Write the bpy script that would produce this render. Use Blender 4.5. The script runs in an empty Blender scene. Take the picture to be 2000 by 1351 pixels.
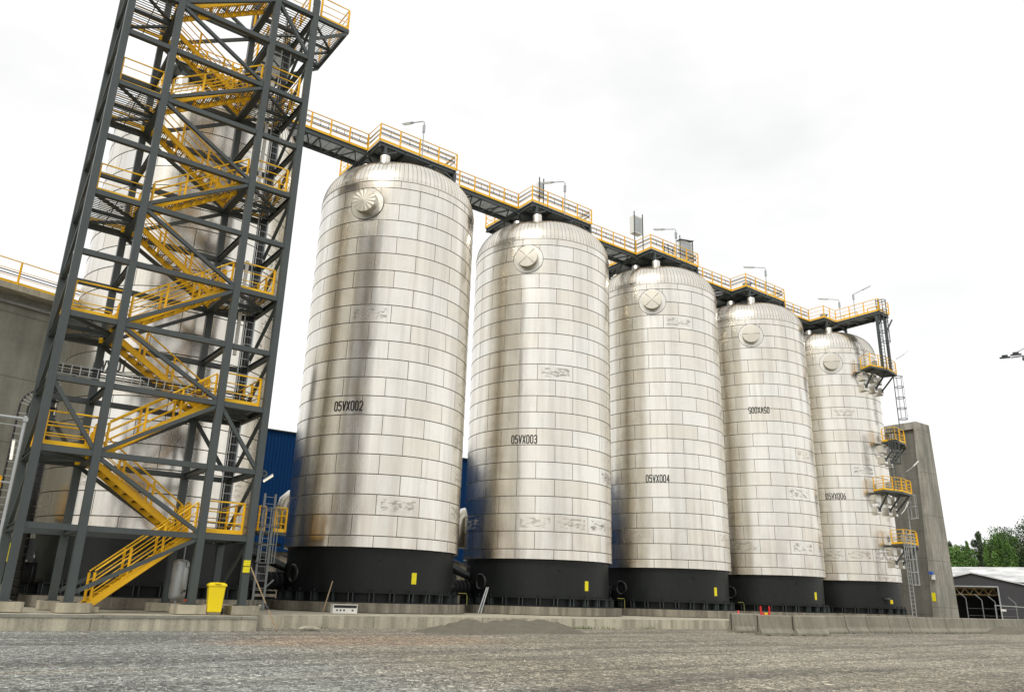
import bpy, math, random
from math import sin, cos, pi, radians, sqrt, atan2
from mathutils import Vector, Matrix
random.seed(7)
SC = bpy.context.scene
COL = SC.collection
# ---------------------------------------------------------------- camera
cam_d = bpy.data.cameras.new('camera'); cam = bpy.data.objects.new('camera', cam_d); COL.objects.link(cam)
cam_d.sensor_width = 36; cam_d.lens = 27.613; cam_d.clip_end = 3000; cam_d.clip_start = .1
def _cm(p, r, az):
    fwd = Vector((cos(az)*cos(p), sin(az)*cos(p), sin(p)))
    r0 = Vector((sin(az), -cos(az), 0)); u0 = r0.cross(fwd)
    right = cos(r)*r0 + sin(r)*u0; up = right.cross(fwd)
    return Matrix((right, up, -fwd)).transposed()
cam.matrix_world = Matrix.Translation((-8.735, -38.429, 1.22)) @ _cm(radians(17.8255), radians(1.649), radians(53.2574)).to_4x4()
SC.camera = cam
# ---------------------------------------------------------------- world, sun, exposure
SUN_EL, SUN_AZ = radians(48), radians(-150)      # azimuth measured from +X, counterclockwise
w = bpy.data.worlds.new('World'); SC.world = w; w.use_nodes = True
nt = w.node_tree; nt.nodes.clear(); L = nt.links.new
out = nt.nodes.new('ShaderNodeOutputWorld'); mixs = nt.nodes.new('ShaderNodeMixShader')
b1 = nt.nodes.new('ShaderNodeBackground'); b2 = nt.nodes.new('ShaderNodeBackground')
sky = nt.nodes.new('ShaderNodeTexSky'); sky.sky_type = 'NISHITA'; sky.sun_disc = False
sky.sun_elevation = SUN_EL; sky.sun_rotation = pi/2 - SUN_AZ
L(sky.outputs[0], b1.inputs[0]); b1.inputs[1].default_value = .1
tc = nt.nodes.new('ShaderNodeTexCoord'); mp = nt.nodes.new('ShaderNodeMapping'); mp.inputs['Scale'].default_value = (1.3, 1.3, 3.0)
nz = nt.nodes.new('ShaderNodeTexNoise'); nz.inputs['Scale'].default_value = 1.5; nz.inputs['Detail'].default_value = 5
rp = nt.nodes.new('ShaderNodeValToRGB')
rp.color_ramp.elements[0].position = .30; rp.color_ramp.elements[0].color = (.73, .735, .735, 1)
rp.color_ramp.elements[1].position = .60; rp.color_ramp.elements[1].color = (.97, .962, .94, 1)
L(tc.outputs['Generated'], mp.inputs[0]); L(mp.outputs[0], nz.inputs['Vector']); L(nz.outputs['Fac'], rp.inputs[0]); L(rp.outputs[0], b2.inputs[0])
b2.inputs[1].default_value = 1.0
mixs.inputs[0].default_value = .95
L(b1.outputs[0], mixs.inputs[1]); L(b2.outputs[0], mixs.inputs[2]); L(mixs.outputs[0], out.inputs[0])
sd = bpy.data.lights.new('sun', 'SUN'); sd.energy = 1.3; sd.angle = radians(14); sd.color = (1, .95, .86)
sun = bpy.data.objects.new('sun', sd); COL.objects.link(sun)
sun.rotation_euler = Vector((-cos(SUN_AZ)*cos(SUN_EL), -sin(SUN_AZ)*cos(SUN_EL), -sin(SUN_EL))).to_track_quat('-Z', 'Y').to_euler()
SC.view_settings.view_transform = 'Standard'; SC.view_settings.look = 'None'; SC.view_settings.exposure = .32; SC.view_settings.gamma = 1
SC.render.engine = 'CYCLES'
SC.cycles.max_bounces = 8; SC.cycles.glossy_bounces = 5; SC.cycles.diffuse_bounces = 3

# ---------------------------------------------------------------- material helpers
class NT:
    def __init__(s, m): s.t = m.node_tree; s.b = s.t.nodes['Principled BSDF']
    def n(s, typ, **kw):
        o = s.t.nodes.new(typ)
        for k, v in kw.items():
            if k in o.inputs: o.inputs[k].default_value = v
            else: setattr(o, k, v)
        return o
    def l(s, a, b): s.t.links.new(a, b)
    def m(s, op, a, b=None, c=None):
        o = s.t.nodes.new('ShaderNodeMath'); o.operation = op
        for i, x in enumerate((a, b, c)):
            if x is None: continue
            if isinstance(x, (int, float)): o.inputs[i].default_value = x
            else: s.l(x, o.inputs[i])
        return o.outputs[0]
    def mix(s, f, a, b, blend='MIX'):
        o = s.t.nodes.new('ShaderNodeMixRGB'); o.blend_type = blend
        for i, x in zip((0, 1, 2), (f, a, b)):
            if isinstance(x, (int, float)): o.inputs[i].default_value = x
            elif isinstance(x, tuple): o.inputs[i].default_value = x if len(x) == 4 else x+(1,)
            else: s.l(x, o.inputs[i])
        return o.outputs[0]
    def noise(s, vec, scale, detail=4, rough=.55, out='Fac'):
        o = s.n('ShaderNodeTexNoise'); o.inputs['Scale'].default_value = scale; o.inputs['Detail'].default_value = detail; o.inputs['Roughness'].default_value = rough
        if vec is not None: s.l(vec, o.inputs['Vector'])
        return o.outputs[out]
    def map(s, vec, scale, loc=(0, 0, 0), rot=(0, 0, 0)):
        o = s.n('ShaderNodeMapping'); o.inputs['Scale'].default_value = scale; o.inputs['Location'].default_value = loc; o.inputs['Rotation'].default_value = rot
        s.l(vec, o.inputs[0]); return o.outputs[0]
    def ramp(s, f, *st):
        o = s.n('ShaderNodeValToRGB'); cr = o.color_ramp
        while len(cr.elements) < len(st): cr.elements.new(.5)
        for e, (p, c) in zip(cr.elements, st):
            e.position = p; e.color = (c, c, c, 1) if isinstance(c, (int, float)) else c+(1,)
        s.l(f, o.inputs[0]); return o.outputs[0]
    def step(s, x, e, wd):           # smooth step
        o = s.n('ShaderNodeMapRange', interpolation_type='SMOOTHSTEP'); o.inputs['From Min'].default_value = e-wd; o.inputs['From Max'].default_value = e+wd
        s.l(x, o.inputs['Value']); return o.outputs[0]
    def bump(s, h, dist=.02, strength=1.0):
        o = s.n('ShaderNodeBump'); o.inputs['Distance'].default_value = dist; o.inputs['Strength'].default_value = strength
        s.l(h, o.inputs['Height']); s.l(o.outputs[0], s.b.inputs['Normal'])
    def objco(s): return s.n('ShaderNodeTexCoord').outputs['Object']
def mat(name, col=(.5, .5, .5), rough=.6, metal=0.0):
    m = bpy.data.materials.new(name); m.use_nodes = True; N = NT(m)
    N.b.inputs['Base Color'].default_value = col+(1,); N.b.inputs['Roughness'].default_value = rough; N.b.inputs['Metallic'].default_value = metal
    return m, N
def painted(name, col, rough=.45, var=.25, dirt=(.18, .15, .11), metal=0.0, scale=1.2, dirtamt=.5):
    m, N = mat(name, col, rough, metal)
    pos = N.n('ShaderNodeNewGeometry').outputs['Position']
    a = N.noise(pos, scale, 5); b = N.noise(N.map(pos, (6, 6, .7)), 1.0, 3)
    k = N.m('ADD', N.m('MULTIPLY', a, .6), N.m('MULTIPLY', b, .4))
    c1 = tuple(x*(1-var) for x in col); c2 = tuple(min(1, x*(1+var)) for x in col)
    base = N.mix(N.ramp(k, (.3, 0.), (.7, 1.)), c1, c2)
    d = N.m('MULTIPLY', N.ramp(N.noise(pos, 3.1, 6, .7), (.56, 0.), (.72, 1.)), dirtamt)
    N.l(N.mix(d, base, dirt), N.b.inputs['Base Color'])
    N.l(N.m('ADD', N.m('MULTIPLY', a, .3), rough-.12), N.b.inputs['Roughness'])
    return m
M = {}
M['steel'] = painted('grey_painted_steel', (.057, .070, .070), .42, .16, (.10, .085, .06), dirtamt=.35)
M['skirt'] = painted('black_painted_steel', (.014, .0165, .016), .42, .22, (.04, .04, .035), dirtamt=.25)
M['yellow'] = painted('yellow_paint', (.94, .53, .001), .5, .08, (.45, .26, .03), dirtamt=.3)
M['galv'] = painted('galvanised_steel', (.42, .44, .44), .42, .15, (.25, .24, .22), metal=.6)
M['galvdark'] = painted('weathered_galvanised_steel', (.23, .245, .245), .5, .15, (.14, .13, .12), metal=.3)
M['olive'] = painted('dull_yellow_green_paint', (.30, .29, .06), .6, .2)
M['bin'] = painted('yellow_plastic', (.86, .66, .005), .38, .04, (.45, .32, .02), dirtamt=.2)
M['black'] = painted('black_rubber', (.015, .015, .016), .6, .2, (.05, .05, .05))
M['duct'] = painted('black_duct', (.030, .030, .032), .25, .2, (.05, .05, .05), metal=.3)
M['red'] = painted('red_paint', (.65, .02, .015), .45, .1)
M['orange'] = painted('orange_plastic', (.85, .10, .01), .5, .1)
M['white'] = painted('white_paint', (.75, .74, .70), .5, .06, (.45, .42, .36))
M['wood'] = painted('weathered_wood', (.33, .24, .14), .75, .25, (.15, .11, .07))
M['blue'] = painted('blue_paint', (.02, .10, .45), .4, .1)
M['brass'] = painted('dirty_tread', (.30, .20, .06), .6, .2)
M['letter'], _ = mat('black_lettering', (.02, .02, .022), .5)
M['skirt'].node_tree.nodes['Principled BSDF'].inputs['Specular IOR Level'].default_value = .28
M['orangey'] = painted('rusty_steel', (.35, .14, .04), .7, .3)
m, N = mat('lamp_tube', (.9, .88, .8), .3); N.b.inputs['Emission Color'].default_value = (1, .82, .55, 1); N.b.inputs['Emission Strength'].default_value = .45; M['tube'] = m
m, N = mat('yellow_sign', (.88, .78, .0), .45)
pos = N.objco(); wv = N.n('ShaderNodeTexWave', wave_type='BANDS', bands_direction='Z'); wv.inputs['Scale'].default_value = 5.5; wv.inputs['Distortion'].default_value = .3; N.l(pos, wv.inputs['Vector'])
nn = N.noise(N.map(pos, (40, 40, 3)), 1, 2)
k = N.m('MULTIPLY', N.ramp(wv.outputs['Fac'], (.72, 0.), (.8, 1.)), N.ramp(nn, (.45, 0.), (.5, 1.)))
N.l(N.mix(N.m('MULTIPLY', k, .55), (.88, .76, .0), (.10, .09, .01)), N.b.inputs['Base Color']); M['sign'] = m

# stainless cladding: sheets 0.973 m high and 2.175 m long, seams, buckles, tape residue
def cladding(name, dome=False):
    m, N = mat(name, (.8, .78, .73), .3, 1.0)
    uv = N.n('ShaderNodeTexCoord').outputs['UV']; sp = N.n('ShaderNodeSeparateXYZ'); N.l(uv, sp.inputs[0])
    u, v = sp.outputs[0], sp.outputs[1]
    oi = N.n('ShaderNodeObjectInfo'); sx = N.n('ShaderNodeSeparateXYZ'); N.l(oi.outputs['Location'], sx.inputs[0])
    seed = N.m('MULTIPLY', sx.outputs[0], .731)
    if dome:
        row = N.m('MULTIPLY', v, 0.0); fu = N.m('MULTIPLY', u, 1.0)
        hgt = 4.0; fv = N.m('ADD', row, .5)
    else:
        vv = N.m('DIVIDE', N.m('SUBTRACT', v, .52), .9725); row = N.m('FLOOR', vv); fv = N.m('FRACT', vv)
        sh = N.m('MULTIPLY', N.m('FLOORED_MODULO', row, 2.0), .5)
        fu = N.m('ADD', N.m('DIVIDE', u, 2.175), sh)
    colm = N.m('FLOOR', fu); fx = N.m('FRACT', fu)
    cb = N.n('ShaderNodeCombineXYZ'); N.l(colm, cb.inputs[0]); N.l(row, cb.inputs[1]); N.l(seed, cb.inputs[2])
    wn = N.n('ShaderNodeTexWhiteNoise', noise_dimensions='3D'); N.l(cb.outputs[0], wn.inputs['Vector'])
    rs = N.n('ShaderNodeSeparateXYZ'); N.l(wn.outputs['Color'], rs.inputs[0]); ra, rb, rc = rs.outputs
    # distance to seams (m)
    if dome:
        dx = N.m('MULTIPLY', N.m('MINIMUM', fx, N.m('SUBTRACT', 1.0, fx)), .25); line = N.m('SUBTRACT', 1.0, N.step(dx, .016, .008)); line2 = line
        line = N.m('MULTIPLY', line, .8)
    else:
        dx = N.m('MULTIPLY', N.m('MINIMUM', fx, N.m('SUBTRACT', 1.0, fx)), 2.175); dz = N.m('MULTIPLY', N.m('MINIMUM', fv, N.m('SUBTRACT', 1.0, fv)), .9725)
        lh = N.m('SUBTRACT', 1.0, N.step(dz, .017, .008)); lv = N.m('SUBTRACT', 1.0, N.step(dx, .014, .007))
        line2 = N.m('MAXIMUM', lh, lv); line = N.m('MAXIMUM', N.m('MULTIPLY', lh, .95), N.m('MULTIPLY', lv, .9))
    cv = N.n('ShaderNodeCombineXYZ'); N.l(u, cv.inputs[0]); N.l(v, cv.inputs[1]); N.l(seed, cv.inputs[2]); P = cv.outputs[0]
    streak = N.noise(N.map(P, (2.2 if not dome else 1.1, .10, 1)), 1.0, 4, .6)
    fine = N.noise(N.map(P, (14, .5, 1)), 1.0, 3)
    blot = N.noise(P, .9, 5, .6)
    tint = N.mix(ra, (.77, .725, .635), (.83, .805, .745))
    tint = N.mix(N.m('MULTIPLY', N.ramp(streak, (.35, 1.), (.55, 0.)), .32), tint, (.47, .425, .35))
    tint = N.mix(N.m('MULTIPLY', N.ramp(blot, (.5, 0.), (.75, 1.)), .22), tint, (.54, .515, .46))
    rough = N.m('ADD', N.m('ADD', .16, N.m('MULTIPLY', rb, .08)), N.m('MULTIPLY', fine, .08))
    met = 1.0
    if not dome:
        # tape / label residue inside some sheets
        ing = N.m('MULTIPLY', N.step(dx, .22, .04), N.step(dz, .2, .05))
        pn = N.noise(N.map(P, (2.4, 6.0, 1)), 1.0, 6, .75)
        band = N.m('MAXIMUM', N.m('LESS_THAN', N.m('ABSOLUTE', N.m('SUBTRACT', row, 1.0)), .2), N.m('GREATER_THAN', rc, .972))
        side = N.m('MULTIPLY', N.m('LESS_THAN', N.m('ABSOLUTE', N.m('SUBTRACT', u, 22.7)), 1.5), N.m('GREATER_THAN', rb, .40))
        rowsel = N.m('MAXIMUM', N.m('MULTIPLY', band, N.m('GREATER_THAN', rc, .42)), side)
        patch = N.m('MULTIPLY', N.m('MULTIPLY', ing, rowsel), N.ramp(pn, (.50, 0.), (.56, 1.)))
        tint = N.mix(N.m('MULTIPLY', patch, N.m('ADD', .25, N.m('MULTIPLY', ra, .4))), tint, (.20, .185, .16))
        rough = N.m('ADD', rough, N.m('MULTIPLY', patch, .3))
        # scratches
        sc_ = N.ramp(N.noise(N.map(P, (.5, 9, 1)), 1.0, 8, .8), (.70, 0.), (.74, 1.)); tint = N.mix(N.m('MULTIPLY', sc_, .45), tint, (.3, .27, .22))
        # dirty lower rows
        low = N.m('MULTIPLY', N.step(v, 3.0, -2.5), N.ramp(N.noise(N.map(P, (1.6, .35, 1)), 1.0, 5), (.4, 0.), (.7, 1.)))
        tint = N.mix(N.m('MULTIPLY', low, .35), tint, (.42, .33, .29))
        # sealant bead around the second seam
        bd = N.m('ABSOLUTE', N.m('ADD', N.m('SUBTRACT', v, 2.46), N.m('MULTIPLY', N.m('SUBTRACT', N.noise(N.map(P, (1.3, 0, 1)), 1.0, 4), .5), .18)))
        bead = N.m('MULTIPLY', N.m('LESS_THAN', bd, .025), N.ramp(N.noise(N.map(P, (.5, 0, 1)), 1.0, 2), (.5, 0.), (.52, 1.)))
        tint = N.mix(N.m('MULTIPLY', bead, .8), tint, (.85, .85, .82))
        rough = N.m('ADD', rough, N.m('MULTIPLY', bead, .3))
    tint = N.mix(line, tint, (.06, .048, .036))
    N.l(tint, N.b.inputs['Base Color'])
    N.l(N.m('MINIMUM', N.m('ADD', rough, N.m('MULTIPLY', line2, .3)), .9), N.b.inputs['Roughness'])
    h = N.m('ADD', N.m('MULTIPLY', streak, .10 if not dome else .05), N.m('MULTIPLY', N.noise(N.map(P, (1.3, .8, 1)), 1.0, 2), .30 if not dome else .05))
    h = N.m('ADD', h, N.m('MULTIPLY', N.m('MULTIPLY', N.m('SUBTRACT', ra, .5), fx), 1.3 if not dome else .01))
    h = N.m('SUBTRACT', h, N.m('MULTIPLY', line2, .03))
    N.bump(h, .03, 1.0)
    return m
M['seam'], _ = mat('seam_metal', (.30, .27, .22), .5, .8)
M['clad'] = cladding('stainless_cladding'); M['dome'] = cladding('stainless_dome', True)
m, N = mat('stainless_plain', (.74, .72, .66), .33, 1.0)
pos = N.objco(); N.l(N.mix(N.noise(pos, 2.5, 5), (.64, .61, .54), (.78, .76, .70)), N.b.inputs['Base Color']); N.bump(N.noise(pos, 1.4, 3), .04, .5); M['inox'] = m

M['dull'] = painted('dull_sheet_metal', (.60, .57, .50), .5, .08, (.35, .32, .27), metal=.85, dirtamt=.2)
def concrete(name, col, dark, streak=.5, scale=1.0, joints=None, board=False):
    m, N = mat(name, col, .85)
    pos = N.n('ShaderNodeNewGeometry').outputs['Position']
    a = N.noise(pos, .5*scale, 7, .65); b = N.noise(N.map(pos, (3.0, 3.0, .25)), scale, 5, .6); c = N.noise(pos, 14*scale, 4, .7)
    c1 = N.mix(N.ramp(a, (.32, 0.), (.68, 1.)), dark, col)
    c1 = N.mix(N.m('MULTIPLY', N.ramp(b, (.40, 1.), (.60, 0.)), streak), c1, tuple(x*.45 for x in dark))
    c1 = N.mix(N.m('MULTIPLY', N.ramp(c, (.35, 0.), (.7, 1.)), .25), c1, tuple(min(1, x*1.25) for x in col))
    h = N.m('ADD', N.m('MULTIPLY', c, .5), a)
    if joints:
        sp = N.n('ShaderNodeSeparateXYZ'); N.l(pos, sp.inputs[0])
        ln = 0.0
        for ax, per, off in joints:
            d = N.m('ABSOLUTE', N.m('SUBTRACT', N.m('FLOORED_MODULO', N.m('ADD', sp.outputs[ax], off), per), per/2))
            k = N.m('LESS_THAN', d, .022); ln = k if ln == 0.0 else N.m('MAXIMUM', ln, k)
        c1 = N.mix(N.m('MULTIPLY', ln, .55), c1, tuple(x*.3 for x in dark)); h = N.m('SUBTRACT', h, ln)
    if board:
        wv = N.n('ShaderNodeTexWave', wave_type='BANDS', bands_direction='Z'); wv.inputs['Scale'].default_value = 1.6; wv.inputs['Distortion'].default_value = 1.5; wv.inputs['Detail'].default_value = 3
        N.l(pos, wv.inputs['Vector']); c1 = N.mix(N.m('MULTIPLY', N.ramp(wv.outputs['Fac'], (.1, 1.), (.3, 0.)), .18), c1, tuple(x*.5 for x in dark))
    N.l(c1, N.b.inputs['Base Color']); N.bump(h, .02, .6); return m
M['conc'] = concrete('pale_concrete', (.54, .495, .38), (.34, .305, .23), .55)
M['slab'] = concrete('slab_concrete', (.60, .555, .43), (.36, .33, .255), .65, joints=[(0, 5.2, 1.1)])
M['plinth'] = concrete('plinth_concrete', (.33, .30, .24), (.17, .15, .115), .7)
M['wall'] = concrete('wall_concrete', (.33, .325, .275), (.21, .205, .17), .35, .7, joints=[(0, 4.2, 1.3), (2, 3.3, .2)])
M['pier'] = concrete('pier_concrete', (.41, .395, .335), (.22, .21, .175), .6, .9, joints=[(2, 4.3, .6)])
M['piershade'] = concrete('shaded_board_marked_concrete', (.20, .19, .16), (.115, .11, .09), .4, .8, joints=[(2, 2.6, .4)], board=True)  # board marks, plus the shade on the side wall put into a darker colour
M['barrier'] = concrete('barrier_concrete', (.30, .285, .225), (.19, .18, .14), .35, 1.3)

# ---------------------------------------------------------------- mesh helpers
class MB:
    def __init__(s): s.v = []; s.f = []; s.uv = None; s.sm = None
    def box(s, c, d, rz=0, M3=None):
        i = len(s.v); cx, cy, cz = c; a, b, h = d[0]/2, d[1]/2, d[2]/2
        for z in (-h, h):
            for x, y in ((-a, -b), (a, -b), (a, b), (-a, b)):
                if M3 is not None: q = M3 @ Vector((x, y, z)); s.v.append((cx+q.x, cy+q.y, cz+q.z))
                else: s.v.append((cx+x*cos(rz)-y*sin(rz), cy+x*sin(rz)+y*cos(rz), cz+z))
        s.f += [(i, i+3, i+2, i+1), (i+4, i+5, i+6, i+7)] + [(i+j, i+(j+1) % 4, i+4+(j+1) % 4, i+4+j) for j in range(4)]
        return s
    def bar(s, p, q, w, h=None, up=(0, 0, 1)):
        h = h or w; p = Vector(p); q = Vector(q); d = q-p
        if d.length < 1e-6: return s
        d.normalize(); u = Vector(up)
        if abs(d.dot(u)) > .98: u = Vector((0, 1, 0))
        sd = d.cross(u).normalized(); u = sd.cross(d)
        i = len(s.v)
        for e in (p, q):
            for a, b in ((-1, -1), (1, -1), (1, 1), (-1, 1)):
                t = e + sd*(a*w/2) + u*(b*h/2); s.v.append(tuple(t))
        s.f += [(i, i+1, i+2, i+3), (i+7, i+6, i+5, i+4)] + [(i+j, i+4+j, i+4+(j+1) % 4, i+(j+1) % 4) for j in range(4)]
        return s
    def ibeam(s, p, q, w, h, up=(0, 0, 1), t=.022):
        p = Vector(p); q = Vector(q); d = (q-p).normalized(); u = Vector(up)
        if abs(d.dot(u)) > .98: u = Vector((0, 1, 0))
        sd = d.cross(u).normalized(); u = sd.cross(d)
        s.bar(p+u*(h/2-t/2), q+u*(h/2-t/2), w, t, up); s.bar(p-u*(h/2-t/2), q-u*(h/2-t/2), w, t, up); s.bar(p, q, t, h-2*t, up); return s
    def tube(s, pts, r, n=6, cap=True, closed=False):
        pts = [Vector(p) for p in pts]; i0 = len(s.v); m_ = len(pts); prev = None
        for k, p in enumerate(pts):
            if closed: d = (pts[(k+1) % m_]-pts[k-1])
            else: d = pts[min(k+1, m_-1)]-pts[max(k-1, 0)]
            d.normalize()
            if prev is None:
                a = Vector((0, 0, 1)) if abs(d.z) < .9 else Vector((1, 0, 0)); prev = d.cross(a).normalized()
            prev = (prev - d*prev.dot(d)).normalized(); b = d.cross(prev)
            rr = r[k] if isinstance(r, (list, tuple)) else r
            for j in range(n):
                t = 2*pi*j/n; s.v.append(tuple(p + prev*(cos(t)*rr) + b*(sin(t)*rr)))
        for k in range(m_ if closed else m_-1):
            a = i0+k*n; b = i0+((k+1) % m_)*n
            for j in range(n): s.f.append((a+j, a+(j+1) % n, b+(j+1) % n, b+j))
        if cap and not closed: s.f += [tuple(i0+j for j in reversed(range(n))), tuple(i0+(m_-1)*n+j for j in range(n))]
        return s
    def lathe(s, prof, n, c=(0, 0, 0), a0=0, a1=2*pi, axis=None):
        i0 = len(s.v); full = abs(a1-a0-2*pi) < 1e-6; cols = n if full else n+1
        for r, z in prof:
            for j in range(cols):
                t = a0+(a1-a0)*j/n; q = Vector((r*cos(t), r*sin(t), z))
                if axis is not None: q = axis @ q
                s.v.append((c[0]+q.x, c[1]+q.y, c[2]+q.z))
        for k in range(len(prof)-1):
            for j in range(n):
                a, b = i0+k*cols+j, i0+k*cols+(j+1) % cols
                s.f.append((a, b, b+cols, a+cols))
        return s
    def prism(s, poly, z0, z1):
        i = len(s.v); n = len(poly); s.v += [(x, y, z0) for x, y in poly]+[(x, y, z1) for x, y in poly]
        s.f += [tuple(reversed(range(i, i+n))), tuple(range(i+n, i+2*n))]+[(i+j, i+(j+1) % n, i+n+(j+1) % n, i+n+j) for j in range(n)]; return s
    def build(s, name, mt, parent=None, smooth=False, label=None, loc=None):
        me = bpy.data.meshes.new(name); me.from_pydata(s.v, [], s.f); me.update()
        if s.uv:
            l = me.uv_layers.new(name='UVMap')
            for lp in me.loops: l.data[lp.index].uv = s.uv[lp.vertex_index]
        for m_ in (mt if isinstance(mt, list) else [mt]): me.materials.append(m_)
        if smooth:
            for p in me.polygons: p.use_smooth = True
        o = bpy.data.objects.new(name, me); COL.objects.link(o)
        if parent: o.parent = parent
        if loc: o.location = loc
        if label: o['label'] = label
        return o
def thing(name, label, cat, loc=(0, 0, 0), group=None, rz=0):
    o = bpy.data.objects.new(name, None); COL.objects.link(o); o.location = loc; o.rotation_euler = (0, 0, rz); o.empty_display_size = .3
    o['label'] = label; o['category'] = cat
    if group: o['group'] = group
    return o
def tag(o, label, cat, group=None):
    o['label'] = label; o['category'] = cat
    if group: o['group'] = group
    return o
def struct(o, kind='structure'): o['kind'] = kind; return o
def clone(o, parent=None):
    c = o.copy(); COL.objects.link(c); c.parent = parent
    for ch in list(o.children): clone(ch, c)
    return c
def resample(pts, step):
    out = []
    for a, b in zip(pts[:-1], pts[1:]):
        a = Vector(a); b = Vector(b); n = max(1, round((b-a).length/step))
        out += [a+(b-a)*k/n for k in range(n)]
    return out+[Vector(pts[-1])]
def railing(parent, pts, step=1.25, h=1.1, toe=True, mids=(.38, .74), pw=.09, name='railing', mt='yellow', r=.03, rounded=True):
    m = MB(); pp = [Vector(p) for p in pts]
    for p in resample(pts, step):
        m.box((p.x, p.y, p.z+h/2-.02), (pw, .03, h-.04) if abs((pp[-1]-pp[0]).x) >= abs((pp[-1]-pp[0]).y) or True else (.03, pw, h))
        m.box((p.x, p.y, p.z+h/2-.02), (.03, pw, h-.05))
    up = Vector((0, 0, 1))
    m.tube([p+up*h for p in pp], r, 6)
    for k in mids: m.tube([p+up*k for p in pp], r*.68, 5)
    if toe:
        for a, b in zip(pp[:-1], pp[1:]): m.bar(a+up*.075, b+up*.075, .012, .15)
    return m.build(name, M[mt], parent)
def grating(x0, x1, y0, y1, z, step=.11, th=.018, cross=.6):
    m = MB(); n = max(2, int((y1-y0)/step))
    for k in range(n+1):
        y = y0+(y1-y0)*k/n; m.box(((x0+x1)/2, y, z), (x1-x0, th, .035))
    n = max(2, int((x1-x0)/cross))
    for k in range(n+1):
        x = x0+(x1-x0)*k/n; m.box((x, (y0+y1)/2, z-.004), (.03, y1-y0, .035))
    return m
def ladder(m, p, q, w=.42, side=(1, 0, 0), rung=.3, r=.018, rail=(.06, .02)):
    p = Vector(p); q = Vector(q); sd = Vector(side).normalized()
    for k in (-1, 1): m.bar(p+sd*(k*w/2), q+sd*(k*w/2), rail[0], rail[1] if len(rail) > 1 else rail[0])
    n = int((q-p).length/rung)
    for k in range(1, n+1):
        c = p+(q-p)*(k/(n+.5)); m.bar(c-sd*w/2, c+sd*w/2, r*1.6)
    return m

# ================================================================ SETTING: ground
m, N = mat('gravel_ground', (.3, .28, .24), .95)
pos = N.n('ShaderNodeNewGeometry').outputs['Position']
def ground_colour(N, pos):
    big = N.noise(pos, .10, 5, .6); med = N.noise(pos, .9, 6, .7)
    trk = N.noise(N.map(pos, (.11, .55, 1), rot=(0, 0, radians(-14))), 1.0, 3, .5)
    trk2 = N.noise(N.map(pos, (.05, 1.3, 1), rot=(0, 0, radians(-24)), loc=(3, 1, 0)), 1.0, 2, .4)
    sp = N.n('ShaderNodeSeparateXYZ'); N.l(pos, sp.inputs[0])
    c = N.mix(N.ramp(big, (.40, 0.), (.60, 1.)), (.268, .242, .188), (.355, .325, .26))
    lft = N.step(N.m('SUBTRACT', N.m('ADD', N.m('ADD', sp.outputs[0], N.m('MULTIPLY', sp.outputs[1], .45)), N.m('MULTIPLY', med, 3)), 0.0), -8.5, -5.0)
    lft = N.m('SUBTRACT', 1.0, N.step(N.m('ADD', N.m('SUBTRACT', sp.outputs[0], N.m('MULTIPLY', sp.outputs[1], .12)), N.m('MULTIPLY', med, 5)), 4.0, 2.5))
    c = N.mix(N.m('MULTIPLY', lft, .75), c, (.30, .32, .305))
    dxx = N.m('DIVIDE', N.m('SUBTRACT', sp.outputs[0], 2.6), 5.0); dyy = N.m('DIVIDE', N.m('SUBTRACT', sp.outputs[1], -17.2), 2.3)
    rr = N.m('ADD', N.m('ADD', N.m('MULTIPLY', dxx, dxx), N.m('MULTIPLY', dyy, dyy)), N.m('MULTIPLY', N.m('SUBTRACT', med, .5), 1.6))
    c = N.mix(N.m('MULTIPLY', N.m('SUBTRACT', 1.0, N.step(rr, .8, .4)), .7), c, (.38, .285, .20))
    c = N.mix(N.m('MULTIPLY', N.ramp(trk, (.36, 1.), (.50, 0.)), .40), c, (.10, .094, .082))
    c = N.mix(N.m('MULTIPLY', N.ramp(trk2, (.36, 1.), (.46, 0.)), .42), c, (.09, .083, .07))
    c = N.mix(N.m('MULTIPLY', N.ramp(trk, (.58, 0.), (.70, 1.)), .5), c, (.42, .38, .295))
    c = N.mix(N.m('MULTIPLY', N.ramp(med, (.35, 1.), (.5, 0.)), .35), c, (.14, .13, .115))
    return c, med
vor = N.n('ShaderNodeTexVoronoi'); vor.inputs['Scale'].default_value = 22; N.l(pos, vor.inputs['Vector'])
vs = N.n('ShaderNodeSeparateXYZ'); N.l(vor.outputs['Color'], vs.inputs[0])
v2 = N.n('ShaderNodeTexVoronoi'); v2.inputs['Scale'].default_value = 9; N.l(pos, v2.inputs['Vector'])
v2s = N.n('ShaderNodeSeparateXYZ'); N.l(v2.outputs['Color'], v2s.inputs[0])
c, med = ground_colour(N, pos)
st = N.ramp(vs.outputs[0], (.0, .25), (.45, .8), (.8, 1.2), (1., 2.4))
c = N.mix(.85, c, st, 'MULTIPLY')
st2 = N.ramp(v2s.outputs[1], (.0, .45), (.5, .9), (.9, 1.15), (.97, 1.9)); c = N.mix(.75, c, st2, 'MULTIPLY')
N.l(c, N.b.inputs['Base Color'])
N.bump(N.m('ADD', N.m('MULTIPLY', vor.outputs['Distance'], -1.0), N.m('MULTIPLY', med, .8)), .04, .9); M['ground'] = m
import mathutils
def gz(x, y):
    n = mathutils.noise.noise(Vector((x*.12, y*.3, 0)))*.05 + mathutils.noise.noise(Vector((x*.5, y*.9, 3)))*.02
    k = max(0., min(1., (-9.5-y)/2.0)); far = max(0., min(1., (60-abs(x))/20))
    return n*k*far - .02
mg = MB()
xs = [-900, -300, -120, -60, -40]+[-30+.7*k for k in range(132)]+[66, 74, 90, 120, 200, 400, 1000]
ys = [-500, -200, -90, -60, -45]+[-40+.45*k for k in range(74)]+[-6, 0, 20, 60, 150, 400, 1200]
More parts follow.
